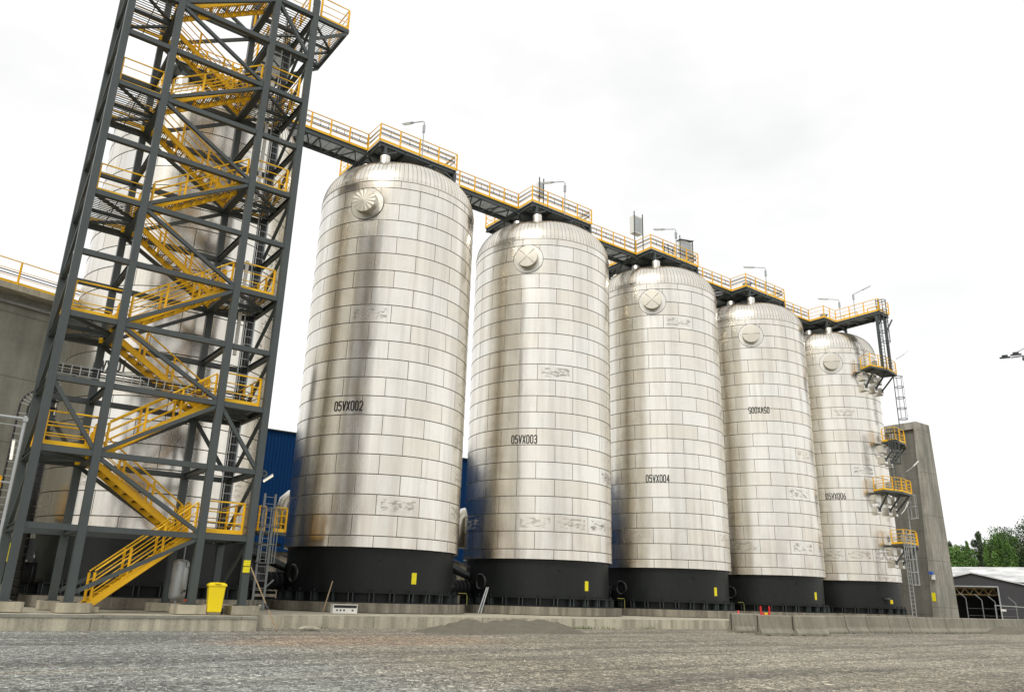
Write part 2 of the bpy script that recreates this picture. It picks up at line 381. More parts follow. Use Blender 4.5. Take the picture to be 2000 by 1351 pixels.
for y in ys:
    for x in xs: mg.v.append((x, y, gz(x, y)))
nx = len(xs)
for j in range(len(ys)-1):
    for i in range(nx-1): a = j*nx+i; mg.f.append((a, a+1, a+nx+1, a+nx))
struct(mg.build('ground', M['ground'], smooth=True))
# concrete slab under silos (z .445) and the wider slab under the tower
o = MB().prism([(1.35, -9.22), (66, -9.22), (66, 14), (1.35, 14)], -.3, .425).build('concrete_slab', M['slab']); struct(o)
o = MB().prism([(-14, -11.1), (1.346, -11.1), (1.346, 14), (-14, 14)], -.3, .429).build('tower_slab', M['slab']); struct(o)

lip = MB().box((-6.33, -11.104, .385), (15.34, .05, .08)).build('slab_edge_strip', M['wall']); struct(lip)
# ================================================================ SILOS
R, S, ZB, ZT = 4.5, 11.167, 3.36, 22.82
def uvcyl(mb, prof, n, ufun, z0):
    # full lathe with duplicated seam column so the UV stays continuous
    i0 = len(mb.v); mb.uv = mb.uv or []
    for r_, z_, vv in prof:
        for j in range(n+1):
            t = 2*pi*j/n+radians(35); mb.v.append((r_*cos(t), r_*sin(t), z_)); mb.uv.append((ufun(j/n), vv))
    for k in range(len(prof)-1):
        for j in range(n): a = i0+k*(n+1)+j; mb.f.append((a, a+1, a+n+2, a+n+1))
def silo_shell(root):
    mb = MB(); prof = [(4.35, ZB+.02, 0.0), (R+.012, ZB, 0.0)]; z = ZB+.52
    zs = [z+.9725*k for k in range(20)]
    for k, zz in enumerate(zs):
        prof += [(R, zz-.002, zz-ZB), (R+.012, zz+.004, zz-ZB+.001)]
    prof.append((R, ZT-.004, 19.46)); prof.append((R-.01, ZT+.003, 19.465))
    for pa, pb_ in zip(prof[:-1], prof[1:]): uvcyl(mb, [pa, pb_], 156, lambda t: t*13*2.175, 0)   # every band has its own edges, so shading stays crisp at the laps
    mb.build('cladding', M['clad'], root, True)
    # dome: knuckle + crown, 112 gores
    rk, Rc = 2.0, 8.1; zc = -sqrt((Rc-rk)**2-(R-rk)**2); th = atan2(R-rk, -zc); pr = []
    for k in range(11):
        a = (pi/2-th)*k/10; pr.append((R-rk+rk*cos(a), rk*sin(a)))
    for k in range(1, 9):
        a = th*(1-k/8); pr.append((max(.02, Rc*sin(a)), zc+Rc*cos(a)))
    d = MB(); uvcyl(d, [(a, ZT+b, b) for a, b in pr], 112, lambda t: t*112, 0)
    dm = d.build('dome', M['dome'], root, False)
    # standing seam ribs
    s = MB()
    for j in range(112):
        t = 2*pi*j/112+radians(35)
        s.tube([((a+.004)*cos(t), (a+.004)*sin(t), ZT+b+.004) for a, b in pr[:13]], .009, 4, cap=False)
    s.build('dome_ribs', M['seam'], dm)
    MB().lathe([(R+.005, ZT-.03), (R+.03, ZT-.02), (R+.03, ZT+.02), (R+.005, ZT+.03)], 112).build('dome_collar', M['inox'], root, True)
    # skirt
    sk = MB().lathe([(4.28, .9), (4.28, ZB+.05)], 120).build('skirt', M['skirt'], root, True)
    br = MB()
    br.lathe([(4.26, .86), (4.64, .86), (4.64, .91), (4.26, .91)], 96); br.lathe([(4.26, 1.30), (4.60, 1.30), (4.60, 1.345), (4.26, 1.345)], 96)
    gs = MB()
    for k in range(30):
        t = 2*pi*(k+.35)/30
        for e in (-.022, .022): gs.box((4.44*cos(t+e), 4.44*sin(t+e), 1.105), (.30, .03, .385), t+e)
        br.tube([(4.45*cos(t), 4.45*sin(t), 1.33), (4.45*cos(t), 4.45*sin(t), 1.47)], .05, 6)
    nf = len(br.f); i_ = len(br.v); br.v += gs.v; br.f += [tuple(q+i_ for q in f_) for f_ in gs.f]
    ar = br.build('anchor_ring', [M['skirt'], M['steel']], root)
    for p_ in ar.data.polygons[nf:]: p_.material_index = 1
    hp = MB(); ax = Matrix.Rotation(-pi/2, 3, 'Y')
    hp.lathe([(.46, 0), (.46, .17), (.34, .17), (.34, 0.02), (.01, 0.02)], 24, (-4.2*cos(radians(3)), -4.2*sin(radians(3)), 2.1), axis=Matrix.Rotation(radians(3), 3, 'Z') @ ax); hp.build('skirt_opening', M['duct'], root, True)
    sm = MB(); a = radians(-112); sm.lathe([(.055, 0), (.055, .12), (.01, .12)], 10, (4.24*cos(a), 4.24*sin(a), 2.85), axis=Matrix.Rotation(a, 3, 'Z') @ Matrix.Rotation(pi/2, 3, 'Y')); sm.build('vent_hole', M['black'], root)
    # stubs through the dome
    for x, y, rr, zt, zb in ((-2.33, -2.3, .30, 25.02, 24.3), (2.4, -2.3, .30, 24.95, 24.3), (-2.55, -.5, .33, 25.15, 24.3), (-2.7, 1.4, .28, 25.0, 24.2), (-1.5, 1.0, .22, 25.45, 24.8), (2.4, 2.5, .3, 24.9, 24.2)):
        MB().lathe([(rr, zb), (rr, zt-.05), (rr*.93, zt), (.05, zt+.01)], 18, (x, y, 0)).build('roof_nozzle', M['inox'], root, True)
    return root
def rad_obj(ang, rr, z): return (rr*cos(ang), rr*sin(ang), z)
GL = {  # narrow stencil letters as strokes in a box 0.58 wide and 1 high
 '0': [[(.0, .16), (.0, .84), (.13, 1), (.39, 1), (.52, .84), (.52, .16), (.39, 0), (.13, 0), (.0, .16)]],
 '1': [[(.08, .80), (.30, 1), (.30, 0)]],
 '2': [[(.0, .82), (.12, 1), (.40, 1), (.52, .84), (.52, .62), (.0, .0), (.54, .0)]],
 '3': [[(.0, .88), (.14, 1), (.38, 1), (.52, .86), (.52, .64), (.38, .53), (.16, .53)], [(.38, .53), (.52, .40), (.52, .14), (.38, 0), (.12, 0), (.0, .12)]],
 '4': [[(.38, 0), (.38, 1), (.0, .28), (.56, .28)]],
 '5': [[(.50, 1), (.04, 1), (.02, .55), (.36, .60), (.52, .46), (.52, .14), (.38, 0), (.12, 0), (.0, .12)]],
 '6': [[(.46, 1), (.20, .86), (.0, .50), (.0, .16), (.13, 0), (.39, 0), (.52, .16), (.52, .42), (.39, .56), (.13, .56), (.0, .44)]],
 'V': [[(-.02, 1), (.26, 0), (.54, 1)]], 'X': [[(-.01, 1), (.53, 0)], [(.53, 1), (-.01, 0)]]}
def text_on_cyl(s, ang, z, wd, ht, rr=4.517, flip=False):
    adv = wd/(len(s)-.38); cw = adv*.62/.52; st = .062; vs_ = []; fs = []
    def put(x, y):
        x -= wd/2; y -= ht/2
        if flip: x, y = -x, -y
        t = ang+x/rr; vs_.append((rr*cos(t), rr*sin(t), z+y))
    for k, ch in enumerate(s):
        for line in GL[ch]:
            P = [Vector((adv*k+px*cw, py*ht)) for px, py in line]
            for a, b in zip(P[:-1], P[1:]):
                d = (b-a).normalized(); n_ = Vector((-d.y, d.x))*st/2; a2, b2_ = a-d*st*.32, b+d*st*.32; i = len(vs_)
                for q in (a2-n_, b2_-n_, b2_+n_, a2+n_): put(q.x, q.y)
                fs.append((i, i+1, i+2, i+3)); rr += .0002       # strokes lie a hair apart
    me = bpy.data.meshes.new('number_lettering'); me.from_pydata(vs_, [], fs); me.materials.append(M['letter']); return me
def add_port(root, kind):
    a = radians(-140.3); ax = Matrix.Rotation(a, 3, 'Z') @ Matrix.Rotation(pi/2, 3, 'Y'); c = (0, 0, 21.42)
    pl = MB().lathe([(.70, 4.49), (.98, 4.53), (.98, 4.40)], 40, c, axis=ax)
    prt = MB().lathe([(.66, 4.3), (.66, 4.9), (.64, 4.93)], 40, c, axis=ax).build('inspection_port', M['inox'], root, True)
    # curved plate following the shell
    pm = MB(); n = 32
    for rr in (.6, .95):
        for j in range(n):
            t = 2*pi*j/n; y = rr*cos(t); z = rr*sin(t); pm.v.append(rad_obj(a+y/4.53, 4.535, 21.42+z))
    for j in range(n): pm.f.append((j, (j+1) % n, n+(j+1) % n, n+j))
    for j in range(n):
        t = 2*pi*j/n; pm.v.append(rad_obj(a+.95*cos(t)/4.53, 4.48, 21.42+.95*sin(t)))
    for j in range(n): pm.f.append((n+j, n+(j+1) % n, 2*n+(j+1) % n, 2*n+j))
    pm.build('port_collar', M['inox'], prt)
    e = MB()
    for j in range(n):
        t = 2*pi*j/n; t2 = 2*pi*(j+1)/n
        e.bar(rad_obj(a+.95*cos(t)/4.53, 4.537, 21.42+.95*sin(t)), rad_obj(a+.95*cos(t2)/4.53, 4.537, 21.42+.95*sin(t2)), .02)
    e.build('collar_seam', M['letter'], prt)
    cap = MB(); cz = 4.92
    if kind == 'pleat':
        n = 15; P = [(0, 0, 4.965)]
        for j in range(2*n):
            t = 2*pi*j/(2*n); P.append((.67*cos(t), .67*sin(t), cz+(.008 if j % 2 else -.006)))
        i0 = len(cap.v)
        for p in P: q = ax @ Vector(p); cap.v.append((q.x, q.y, q.z+21.42))
        for j in range(2*n): cap.f.append((0, 1+j, 1+(j+1) % (2*n)))
        for j in range(2*n):
            t = 2*pi*j/(2*n); q = ax @ Vector((.67*cos(t), .67*sin(t), 4.85)); cap.v.append((q.x, q.y, q.z+21.42))
        for j in range(2*n): cap.f.append((1+j, 1+2*n+j, 1+2*n+(j+1) % (2*n), 1+(j+1) % (2*n)))
        cap.build('port_cap', M['dull'], prt)
    else:
        cap.lathe([(.675, 4.86), (.675, 4.945), (.01, 4.97)], 40, c, axis=ax); cap.build('port_cap', M['dull'], prt)
        l = MB()
        # local frame: ax maps z->radial. lines in the cap face
        def ln(p, q_):
            p = ax @ Vector(p); q_ = ax @ Vector(q_); l.bar((p.x, p.y, p.z+21.42), (q_.x, q_.y, q_.z+21.42), .018)
        if kind == 'cross':
            for s_ in (-1, 1): ln((-.46, -.46*s_, 4.96), (.46, .46*s_, 4.96))
        else: ln((0, -.66, 4.96), (0, .66, 4.96))
        l.build('cap_seam', M['letter'], prt)
def cyl_label(root, ang, z, w_, h_, rr=4.292):
    lb = MB()
    for j in range(5):
        t = ang+(j/4-.5)*w_/rr
        lb.v += [rad_obj(t, rr, z-h_/2), rad_obj(t, rr, z+h_/2)]
    for j in range(4): lb.f.append((2*j, 2*j+2, 2*j+3, 2*j+1))
    lb.build('warning_label', M['sign'], root)
base = thing('silo', 'x', 'silo', (0, 0, 0), 'stainless silos in a row'); silo_shell(base)
silos = [base]+[clone(base) for _ in range(5)]
slab = ['stainless silo farthest left, standing right behind the grey stair tower',
        'stainless silo lettered 05VX002, largest in view and first clear of the stair tower',
        'stainless silo lettered 05VX003, second one clear of the stair tower',
        'stainless silo lettered 05VX004, third one clear of the stair tower',
        'stainless silo with its number 05VX005 painted upside down',
        'stainless silo lettered 05VX006, last of the row with yellow platforms and ladders on its side']
kinds = [None, 'pleat', 'cross', 'cross', 'half', 'half']
txt = [('05VX001', -137, 9.99, False), ('05VX002', -140.2, 10.16, False), ('05VX003', -140.3, 10.04, False), ('05VX004', -140.2, 9.0, False), ('05VX005', -137.6, 15.42, True), ('05VX006', -148.8, 10.01, False)]
for k, o in enumerate(silos):
    o.location = (S*k, 0, 0); o['label'] = slab[k]
    if kinds[k]: add_port(o, kinds[k])
    s_, an, zz, fl = txt[k]
    me = text_on_cyl(s_, radians(an), zz, 1.50, .46, flip=fl); t = bpy.data.objects.new('number_lettering', me); COL.objects.link(t); t.parent = o
    if k == 4: t['label'] = 'number 05VX005 upside down'
    if k == 3:
        sm = MB(); rnd = random.Random(4)
        for j in range(4):
            a = radians(an)-.035+rnd.uniform(-.014, .014); z0 = zz+rnd.uniform(-.2, .2); sm.bar(rad_obj(a, 4.519, z0), rad_obj(a+rnd.uniform(-.015, .015), 4.519, z0+rnd.uniform(-.2, .2)), .025, .004)
        sm.build('lettering_smudge', M['letter'], t)
    if k > 0 and k < 5: cyl_label(o, radians(-88.4), 2.02, .27, .52)
# concrete plinths
plb = ['stairs tower side', 'beside the yellow bin', '', '', '', '']
pl_lab = ['round concrete plinth behind the stair tower footings', 'concrete plinth under silo 05VX002 with a small white box against it', 'concrete plinth under silo 05VX003, behind the gravel heaps',
          'concrete plinth under silo 05VX004, ending at the first road barrier', 'concrete plinth under the silo with the upside down number, red trestle on it', 'concrete plinth under the last silo, at the foot of its ladder']
poly = [(5.1*cos(radians(-52+30*k)), 5.1*sin(radians(-52+30*k))) for k in range(12)]
pb = MB().prism(poly, .452, .86).build('silo_plinth', M['plinth'])
for k in range(6):
    o = pb if k == 0 else pb.copy()
    if k: COL.objects.link(o)
    o.location = (S*k, 0, 0); tag(o, pl_lab[k], 'plinth', 'concrete plinths under the silos')

# ================================================================ ROOF PLATFORMS AND WALKWAYS
ZD = 25.98
def cable_run(m, pts, h, r=.02):
    m.tube([Vector(p)+Vector((0, 0, h)) for p in pts], r, 5)
def roof_platform(root, x0=-2.75, x1=2.5, y0=-2.25, y1=3.0, last=False):
    fr = MB()
    for y in (y0+.08, -.8, .8, y1-.08): fr.ibeam((x0, y, ZD-.16), (x1, y, ZD-.16), .14, .24)
    for x in (x0+.08, x0+1.75, x1-1.75, x1-.08): fr.ibeam((x, y0, ZD-.20), (x, y1, ZD-.20), .14, .24)
    fr.build('deck_frame', M['steel'], root)
    pb_ = MB()
    for a, b in (((x0, y0), (x0+1.75, -.8)), ((x0+1.75, -.8), (x1-1.75, y0)), ((x1-1.75, y0), (x1, -.8)), ((x0, -.8), (x0+1.7, .8)), ((x0+1.7, .8), (x1-1.7, -.8)), ((x1-1.7, -.8), (x1, .8)), ((x0, .8), (x0+1.7, y1)), ((x1-1.7, y1), (x1, .8))):
        pb_.bar((a[0], a[1], ZD-.36), (b[0], b[1], ZD-.36), .09)
    pb_.build('plan_brace', M['steel'], root)
    MB().box(((x0+x1)/2, (y0+y1)/2, ZD-.015), (x1-x0-.05, y1-y0-.05, .028)).build('deck_plate', M['galv'], root)
    for x, y in ((-2.33, -2.3+.12), (2.4, -2.18), (2.4, 2.5), (-2.4, 2.5)):
        lg = MB(); lg.bar((x, y, 24.95), (x, y, ZD-.3), .17, .17)
        lg.bar((x, y, 25.25), (x-(.75 if x > 0 else -.75), y, ZD-.33), .08); lg.bar((x, y, 25.25), (x, y-(.7 if y > 0 else -.7), ZD-.33), .08); lg.box((x, y, 24.96), (.34, .34, .03))
        lg.build('support_leg', M['steel'], root)
    railing(root, [(x0, -.75, ZD), (x0, y0, ZD), (x1, y0, ZD)] + ([] if last else [(x1, -.75, ZD)]))
    railing(root, [(x0, .85, ZD), (x0, y1, ZD), (x1, y1, ZD), (x1, .85, ZD)])
    cb = MB()
    for h_ in (.55, .62, .85, .92): cable_run(cb, [(x0+.1, -.7, ZD), (x0+.1, y0+.12, ZD), (x1-.1, y0+.12, ZD), (x1-.1, -.7, ZD)], h_, .022)
    for p in resample([(x0+.1, y0+.12, ZD), (x1-.1, y0+.12, ZD)], .6): cb.box((p.x, p.y, ZD+.72), (.02, .02, .45))
    cb.build('cable_run', M['black'], root)
def lamp(loc, flip=False, lab='', grp='lamp posts on the roof walkway'):
    t = thing('lamp_post', lab, 'lamp', loc, grp)
    MB().tube([(0, 0, -.1), (0, 0, 2.35), (-.03, .08, 2.45), (-.35, 1.1, 2.72)] if not flip else [(0, 0, -.1), (0, 0, 2.0), (.1, -.05, 2.2), (1.6, -.6, 3.1)], .035, 8).build('pole', M['galv'], t)
    MB().box((0, 0, 1.9), (.12, .14, .5)).build('control_box', M['galv'], t)
    if not flip:
        MB().bar((-.28, .85, 2.66), (-.52, 1.75, 2.9), .16, .06).build('lamp_head', M['galv'], t)
        MB().bar((-.34, 1.05, 2.655), (-.5, 1.66, 2.82), .12, .05).build('diffuser', M['white'], t)
    else:
        MB().bar((1.0, -.37, 2.74), (1.9, -.72, 3.28), .16, .06).build('lamp_head', M['galv'], t)
        MB().bar((1.12, -.42, 2.74), (1.8, -.68, 3.15), .12, .05).build('diffuser', M['white'], t)
    return t
plabs = ['steel platform with yellow rails over the silo behind the stair tower', 'steel platform with yellow rails on top of silo 05VX002', 'steel platform with yellow rails on top of silo 05VX003',
         'steel platform with yellow rails and grey cabinets on top of silo 05VX004', 'steel platform with yellow rails on top of the silo with the upside down number']
pr0 = None
for k in range(5):
    if k == 0:
        pr0 = thing('roof_platform', plabs[0], 'platform', (0, 0, 0), 'roof platforms on the silos'); roof_platform(pr0); q = pr0
    else:
        q = clone(pr0); q['label'] = plabs[k]
    q.location = (S*k, 0, 0)
    if k: lamp((S*k+.05, -2.25, ZD), False, ['', 'tall bent lamp post on the roof platform of silo 05VX002', 'tall bent lamp post on the roof platform of silo 05VX003', 'tall bent lamp post beside the open rack on the roof platform of silo 05VX004', 'tall bent lamp post on the roof platform over the upside down number'][k])
# connecting walkways
x0w, x1w = 2.52, S-2.77
def walkway(root, xa, xb):
    fr = MB()
    for y in (-.72, .72): fr.ibeam((xa, y, ZD-.16), (xb, y, ZD-.16), .13, .30)
    n = 4
    for k in range(n+1): x = xa+(xb-xa)*k/n; fr.bar((x, -.72, ZD-.24), (x, .72, ZD-.24), .08)
    fr.build('girder', M['steel'], root)
    b = MB()
    for k in range(n):
        xm, xn = xa+(xb-xa)*k/n, xa+(xb-xa)*(k+1)/n; s_ = 1 if k % 2 else -1
        b.bar((xm, .7*s_, ZD-.33), ((xm+xn)/2, -.7*s_, ZD-.33), .07); b.bar(((xm+xn)/2, -.7*s_, ZD-.33), (xn, .7*s_, ZD-.33), .07)
    b.build('plan_brace', M['steel'], root)
    grating(xa, xb, -.7, .7, ZD-.02, .07, .022, .5).build('grating', M['galv'], root)
    railing(root, [(xa, -.75, ZD), (xb, -.75, ZD)]); railing(root, [(xa, .75, ZD), (xb, .75, ZD)])
    cb = MB()
    for h_ in (.5, .58, .82, .9): cable_run(cb, [(xa, -.62, ZD), (xb, -.62, ZD)], h_, .024)
    for p in resample([(xa, -.62, ZD), (xb, -.62, ZD)], .5): cb.box((p.x, p.y, ZD+.7), (.02, .02, .45))
    cb.build('cable_run', M['black'], root)
wl = ['narrow elevated walkway leaving the stair tower towards silo 05VX002', 'narrow elevated walkway bridging silo 05VX002 and silo 05VX003', 'narrow elevated walkway bridging silo 05VX003 and silo 05VX004',
      'narrow elevated walkway from silo 05VX004 to the silo with the upside down number', 'narrow elevated walkway ending at the last silo']
wk0 = thing('elevated_walkway', wl[0], 'walkway', (0, 0, 0), 'walkways bridging the silo tops'); walkway(wk0, x0w, x1w)
for k in range(1, 5):
    q = clone(wk0); q.location = (S*k, 0, 0); q['label'] = wl[k]
# last platform on silo 6 with arm
t6 = thing('roof_platform', 'roof platform of the last silo with a long arm to the ladder posts', 'platform', (S*5, 0, 0), 'roof platforms on the silos')
fr = MB()
for y in (-2.17, -.8, .8, 2.9): fr.ibeam((-2.75, y, ZD-.16), (.9, y, ZD-.16), .14, .24)
for x in (-2.67, -1.2, .8): fr.ibeam((x, -2.25, ZD-.2), (x, 3, ZD-.2), .14, .24)
for x in (-.78, .78): fr.ibeam((x, -6.25, ZD-.16), (x, -.8, ZD-.16), .14, .28)
for y in (-6.2, -4.9, -3.6): fr.bar((-.78, y, ZD-.2), (.78, y, ZD-.2), .12)
fr.bar((-.75, -6.2, ZD-.34), (.75, -4.9, ZD-.34), .07); fr.bar((.75, -4.9, ZD-.34), (-.75, -3.6, ZD-.34), .07); fr.bar((-.75, -3.6, ZD-.34), (.75, -2.2, ZD-.34), .07)
fr.build('deck_frame', M['steel'], t6)
MB().box((-.93, .375, ZD-.015), (3.6, 5.2, .028)).box((0, -4.25, ZD-.012), (1.5, 4.0, .028)).build('deck_plate', M['galv'], t6)
for x, y in ((-2.33, -2.18), (.8, -2.18), (-2.3, 2.5)):
    MB().bar((x, y, 24.9), (x, y, ZD-.3), .17).bar((x, y, 25.3), (x+(.7 if x < 0 else -.7), y, ZD-.33), .08).build('support_leg', M['steel'], t6)
railing(t6, [(-2.75, -.75, ZD), (-2.75, -2.25, ZD), (-.85, -2.25, ZD), (-.85, -6.3, ZD), (.85, -6.3, ZD), (.85, -4.4, ZD)])
railing(t6, [(.85, -3.4, ZD), (.85, 3.0, ZD), (-2.75, 3.0, ZD), (-2.75, .8, ZD)])
for x in (-.7, .65): MB().bar((x, -5.95, 21.0), (x, -5.95, ZD-.3), .2, .2).build('support_post', M['steel'], t6)
MB().bar((.65, -5.95, 24.4), (1.45, -6.2, ZD-.3), .1).bar((-.7, -5.95, 24.6), (.3, -5.95, ZD-.3), .09).build('knee_brace', M['steel'], t6)
lamp((S*5+.1, -2.2, ZD), False, 'tall bent lamp post on the roof platform of the last silo')
lamp((S*5-.8, -4.1, ZD), True, 'lamp post at the end of the roof arm with its head slanting up')
lp = MB(); 
# small lower deck seen right of the last dome
g = thing('side_platform', 'small yellow-railed deck low at the rear of the last silo dome', 'platform', (S*5, 0, 0))
MB().box((2.6, .9, 25.3), (2.6, 1.2, .12)).bar((2.3, .9, 24.4), (2.3, .9, 25.25), .14).build('deck', M['steel'], g); railing(g, [(1.6, .3, 25.36), (3.9, .3, 25.36), (3.9, 1.5, 25.36)], .8, h=.9)
# cabinets
def cabinet(x, y, z0, z1, w_, d_, lab, name='electrical_cabinet', rz=0, cat='cabinet', legs=True, roof=False):
    t = thing(name, lab, cat, (x, y, 0), None, rz)
    MB().box((0, 0, (z0+z1)/2), (w_, d_, z1-z0)).build('cabinet_body', M['white'], t)
    if legs:
        l = MB()
        for s_ in (-1, 1): l.bar((s_*(w_/2+.03), -d_/2-.02, ZD), (s_*(w_/2+.03), -d_/2-.02, z1+.3), .06)
        l.build('stand', M['steel'], t)
    if roof: MB().bar((-w_/2-.1, 0, z1-.1), (w_/2+.1, 0, z1+.22), d_+.3, .04).build('roof_sheet', M['steel'], t)
    MB().box((0, -d_/2-.008, (z0+z1)/2), (w_*.8, .012, (z1-z0)*.85)).build('door_panel', M['galv'], t)
cabinet(22.15, 0.2, 28.1, 29.3, .32, .35, 'narrow grey cabinet standing above the rails over silo 05VX003')
cabinet(31.9, .3, 28.4, 29.85, .85, .5, 'tall grey cabinet on two posts at the left of the silo 05VX004 platform')
cabinet(38.2, .8, 27.9, 29.9, 1.5, .25, 'grey weather shield with slanted top right of the silo 05VX004 platform', 'weather_shield', cat='shield', roof=True)
t = thing('open_rack', 'open black steel rack on the roof platform of silo 05VX004', 'rack', (35.8, .3, ZD)); m = MB()
for x in (-.5, .5):
    for y in (-.2, .2): m.bar((x, y, 0), (x, y, 2.6), .05)
for z in (1.6, 1.9, 2.2, 2.5): m.bar((-.5, -.2, z), (.5, -.2, z), .04); m.bar((-.5, .2, z), (.5, .2, z), .04)
m.build('rack_frame', M['steel'], t)
for k, lab in ((4, 'blue valve actuator on the roof platform over the upside down number'), (5, 'blue valve actuator and grey box on the roof platform of the last silo')):
    t = thing('valve_actuator', lab, 'valve', (S*k-1.5, -1.7, ZD), 'blue valve actuators on the roof'); MB().box((-.5, 0, .35), (.45, .35, .5)).build('control_box', M['galv'], t); m = MB(); m.lathe([(.16, 0), (.16, .35), (.05, .4), (.05, .65), (.14, .66), (.14, .7), (.01, .72)], 12, (.1, 0, .05)); m.build('actuator_body', M['blue'], t)

# ================================================================ STAIR TOWER
CX = [-5.898, -4.17, -.466, 1.253]; YF, YR = -9.632, -6.45
ZLV = [.81, 2.995, 5.385, 7.698, 9.927, 12.186, 14.476, 16.724, 19.022, 21.262, 23.482, 25.739, 28.0]
T = thing('stair_tower', 'tall grey steel stair tower with yellow zigzag stairs in front of the left silo', 'stair tower', (CX[1], YF, .45))
TI = -Vector(T.location)
def tb(mb, name, mt, label=None, smooth=False, parent=None):
    o = mb.build(name, M[mt], parent or T, smooth, label)
    if parent is None: o.location = TI
    return o
CW = .25
for xi, x in enumerate(CX):
    for y in (YF, YR):
        top = 26.3 if xi == 3 else 28.0
        c = MB(); c.ibeam((x, y, .74), (x, y, top), CW-.01, CW, up=(0, 1, 0), t=.02) if False else c.bar((x, y, .74), (x, y, top), CW, CW)
        c.box((x, y, .75), (.42, .42, .03))
        tb(c, 'column', 'steel')
lg = MB()
n = 10; pts = [(CX[3]-.15+.30*k/1, 0) for k in (0, 1)]
i0 = 0
prof = [(CX[3]-.16, 26.3), (CX[3]+.16, 26.3)]+[(CX[3]+.16*cos(a), 26.6+.16*sin(a)) for a in [pi*k/8 for k in range(9)]]
for y in (YF-.03, YF+.03): lg.v += [(x, y, z) for x, z in prof]
np_ = len(prof); lg.f += [tuple(range(np_)), tuple(reversed(range(np_, 2*np_)))]+[(j, np_+j, np_+(j+1) % np_, (j+1) % np_) for j in range(np_)]
tb(lg, 'lifting_lug', 'steel')
for zz in (ZLV[2], ZLV[10]):
    l = MB(); l.tube([(CX[3]+.22+.1*cos(a), YF, zz-.02+.1*sin(a)) for a in [2*pi*k/12 for k in range(12)]], .045, 6, closed=True); l.box((CX[3]+.15, YF, zz), (.1, .06, .2)); tb(l, 'lifting_lug', 'steel')
hb = .185
for z in ZLV[1:]:
    for y in (YF, YR):
        b = MB()
        xe = CX[3] if z < 27 else CX[2]
        for a, c_ in zip(CX[:-1], CX[1:]):
            if c_ <= xe+.01: b.bar((a+CW/2, y, z), (c_-CW/2, y, z), .19, hb)
        tb(b, 'floor_beam', 'steel')
    for x in CX:
        if z > 27 and x > 0: continue
        b = MB(); b.ibeam((x, YF+CW/2, z), (x, YR-CW/2, z), .16, hb+.02); tb(b, 'cross_beam', 'steel')
def brace(p, q, w_=.13, name='brace', e=.12):
    p = Vector(p); q = Vector(q); d = (q-p).normalized(); b = MB().bar(p+d*e, q-d*e, w_, w_); tb(b, name, 'steel')
# front face zigzag between the two middle columns
for L_ in range(0, 12):
    z0, z1 = ZLV[L_]+(.12 if L_ == 0 else 0), ZLV[L_+1]
    a, b_ = (CX[1], CX[2]) if L_ % 2 == 0 else (CX[2], CX[1])
    brace((a, YF-.004, z0+.06), (b_, YF-.004, z1-.06))
    brace((a, YR+.004, z0+.06), (b_, YR+.004, z1-.06))
brace((CX[0], YF, ZLV[3]), (CX[1], YF, ZLV[2])); brace((CX[2], YF, ZLV[3]), (CX[3], YF, ZLV[2])); brace((CX[2], YF, ZLV[11]), (CX[3], YF, ZLV[10]))
brace((CX[2], YR, ZLV[3]), (CX[3], YR, ZLV[2])); brace((CX[0], YR, ZLV[3]), (CX[1], YR, ZLV[2]))
for L_ in range(1, 12):
    for x in (CX[0], CX[3]):
        if x > 0 and L_ == 11: continue
        brace((x, YR, ZLV[L_]), (x, YF, ZLV[L_+1]), .11, 'side_brace')
brace((CX[3], YR, .9), (CX[3], YF, ZLV[1]), .11, 'side_brace')
# landings
def landing(L_, x0, x1, left):
    z = ZLV[L_]+hb/2+.03
    y0, y1 = YF+.06, YR-.06
    g = grating(x0, x1, y0, y1, z, .15, .018, .6)
    o = tb(g, 'landing', 'steel')
    pbm = MB(); zz = ZLV[L_]-.02
    pbm.bar((x0, y0, zz), (x1, (y0+y1)/2, zz), .1); pbm.bar((x1, (y0+y1)/2, zz), (x0, y1, zz), .1); pbm.bar((x0, (y0+y1)/2, zz), (x1, (y0+y1)/2, zz), .12); pbm.bar((x1 if left else x0, y0, zz+.01), (x1 if left else x0, y1, zz+.01), .12, .2)
    pbm.build('landing_brace', M['steel'], o)
    zt = z+.02
    if left:
        railing(o, [(x1-.05, YF+.2, zt), (x0+.1, YF+.2, zt), (x0+.1, YR-.2, zt), (x1-.05, YR-.2, zt)], 1.1)
        railing(o, [(x1-.02, -7.85, zt), (x1-.02, -8.25, zt)], 1.0)
    else:
        railing(o, [(x0+.15, YF+.2, zt), (x1-.2, YF+.2, zt), (x1-.2, YR-.2, zt), (x0+.1, YR-.2, zt)], 1.1)
        railing(o, [(x0+.02, -7.85, zt), (x0+.02, -8.25, zt)], 1.0)
    return zt
for L_ in range(1, 12):
    if L_ % 2 == 0: landing(L_, CX[0]+.05, CX[1]+.12, True)
    else: landing(L_, CX[2]-.15, CX[3]-.05, False)
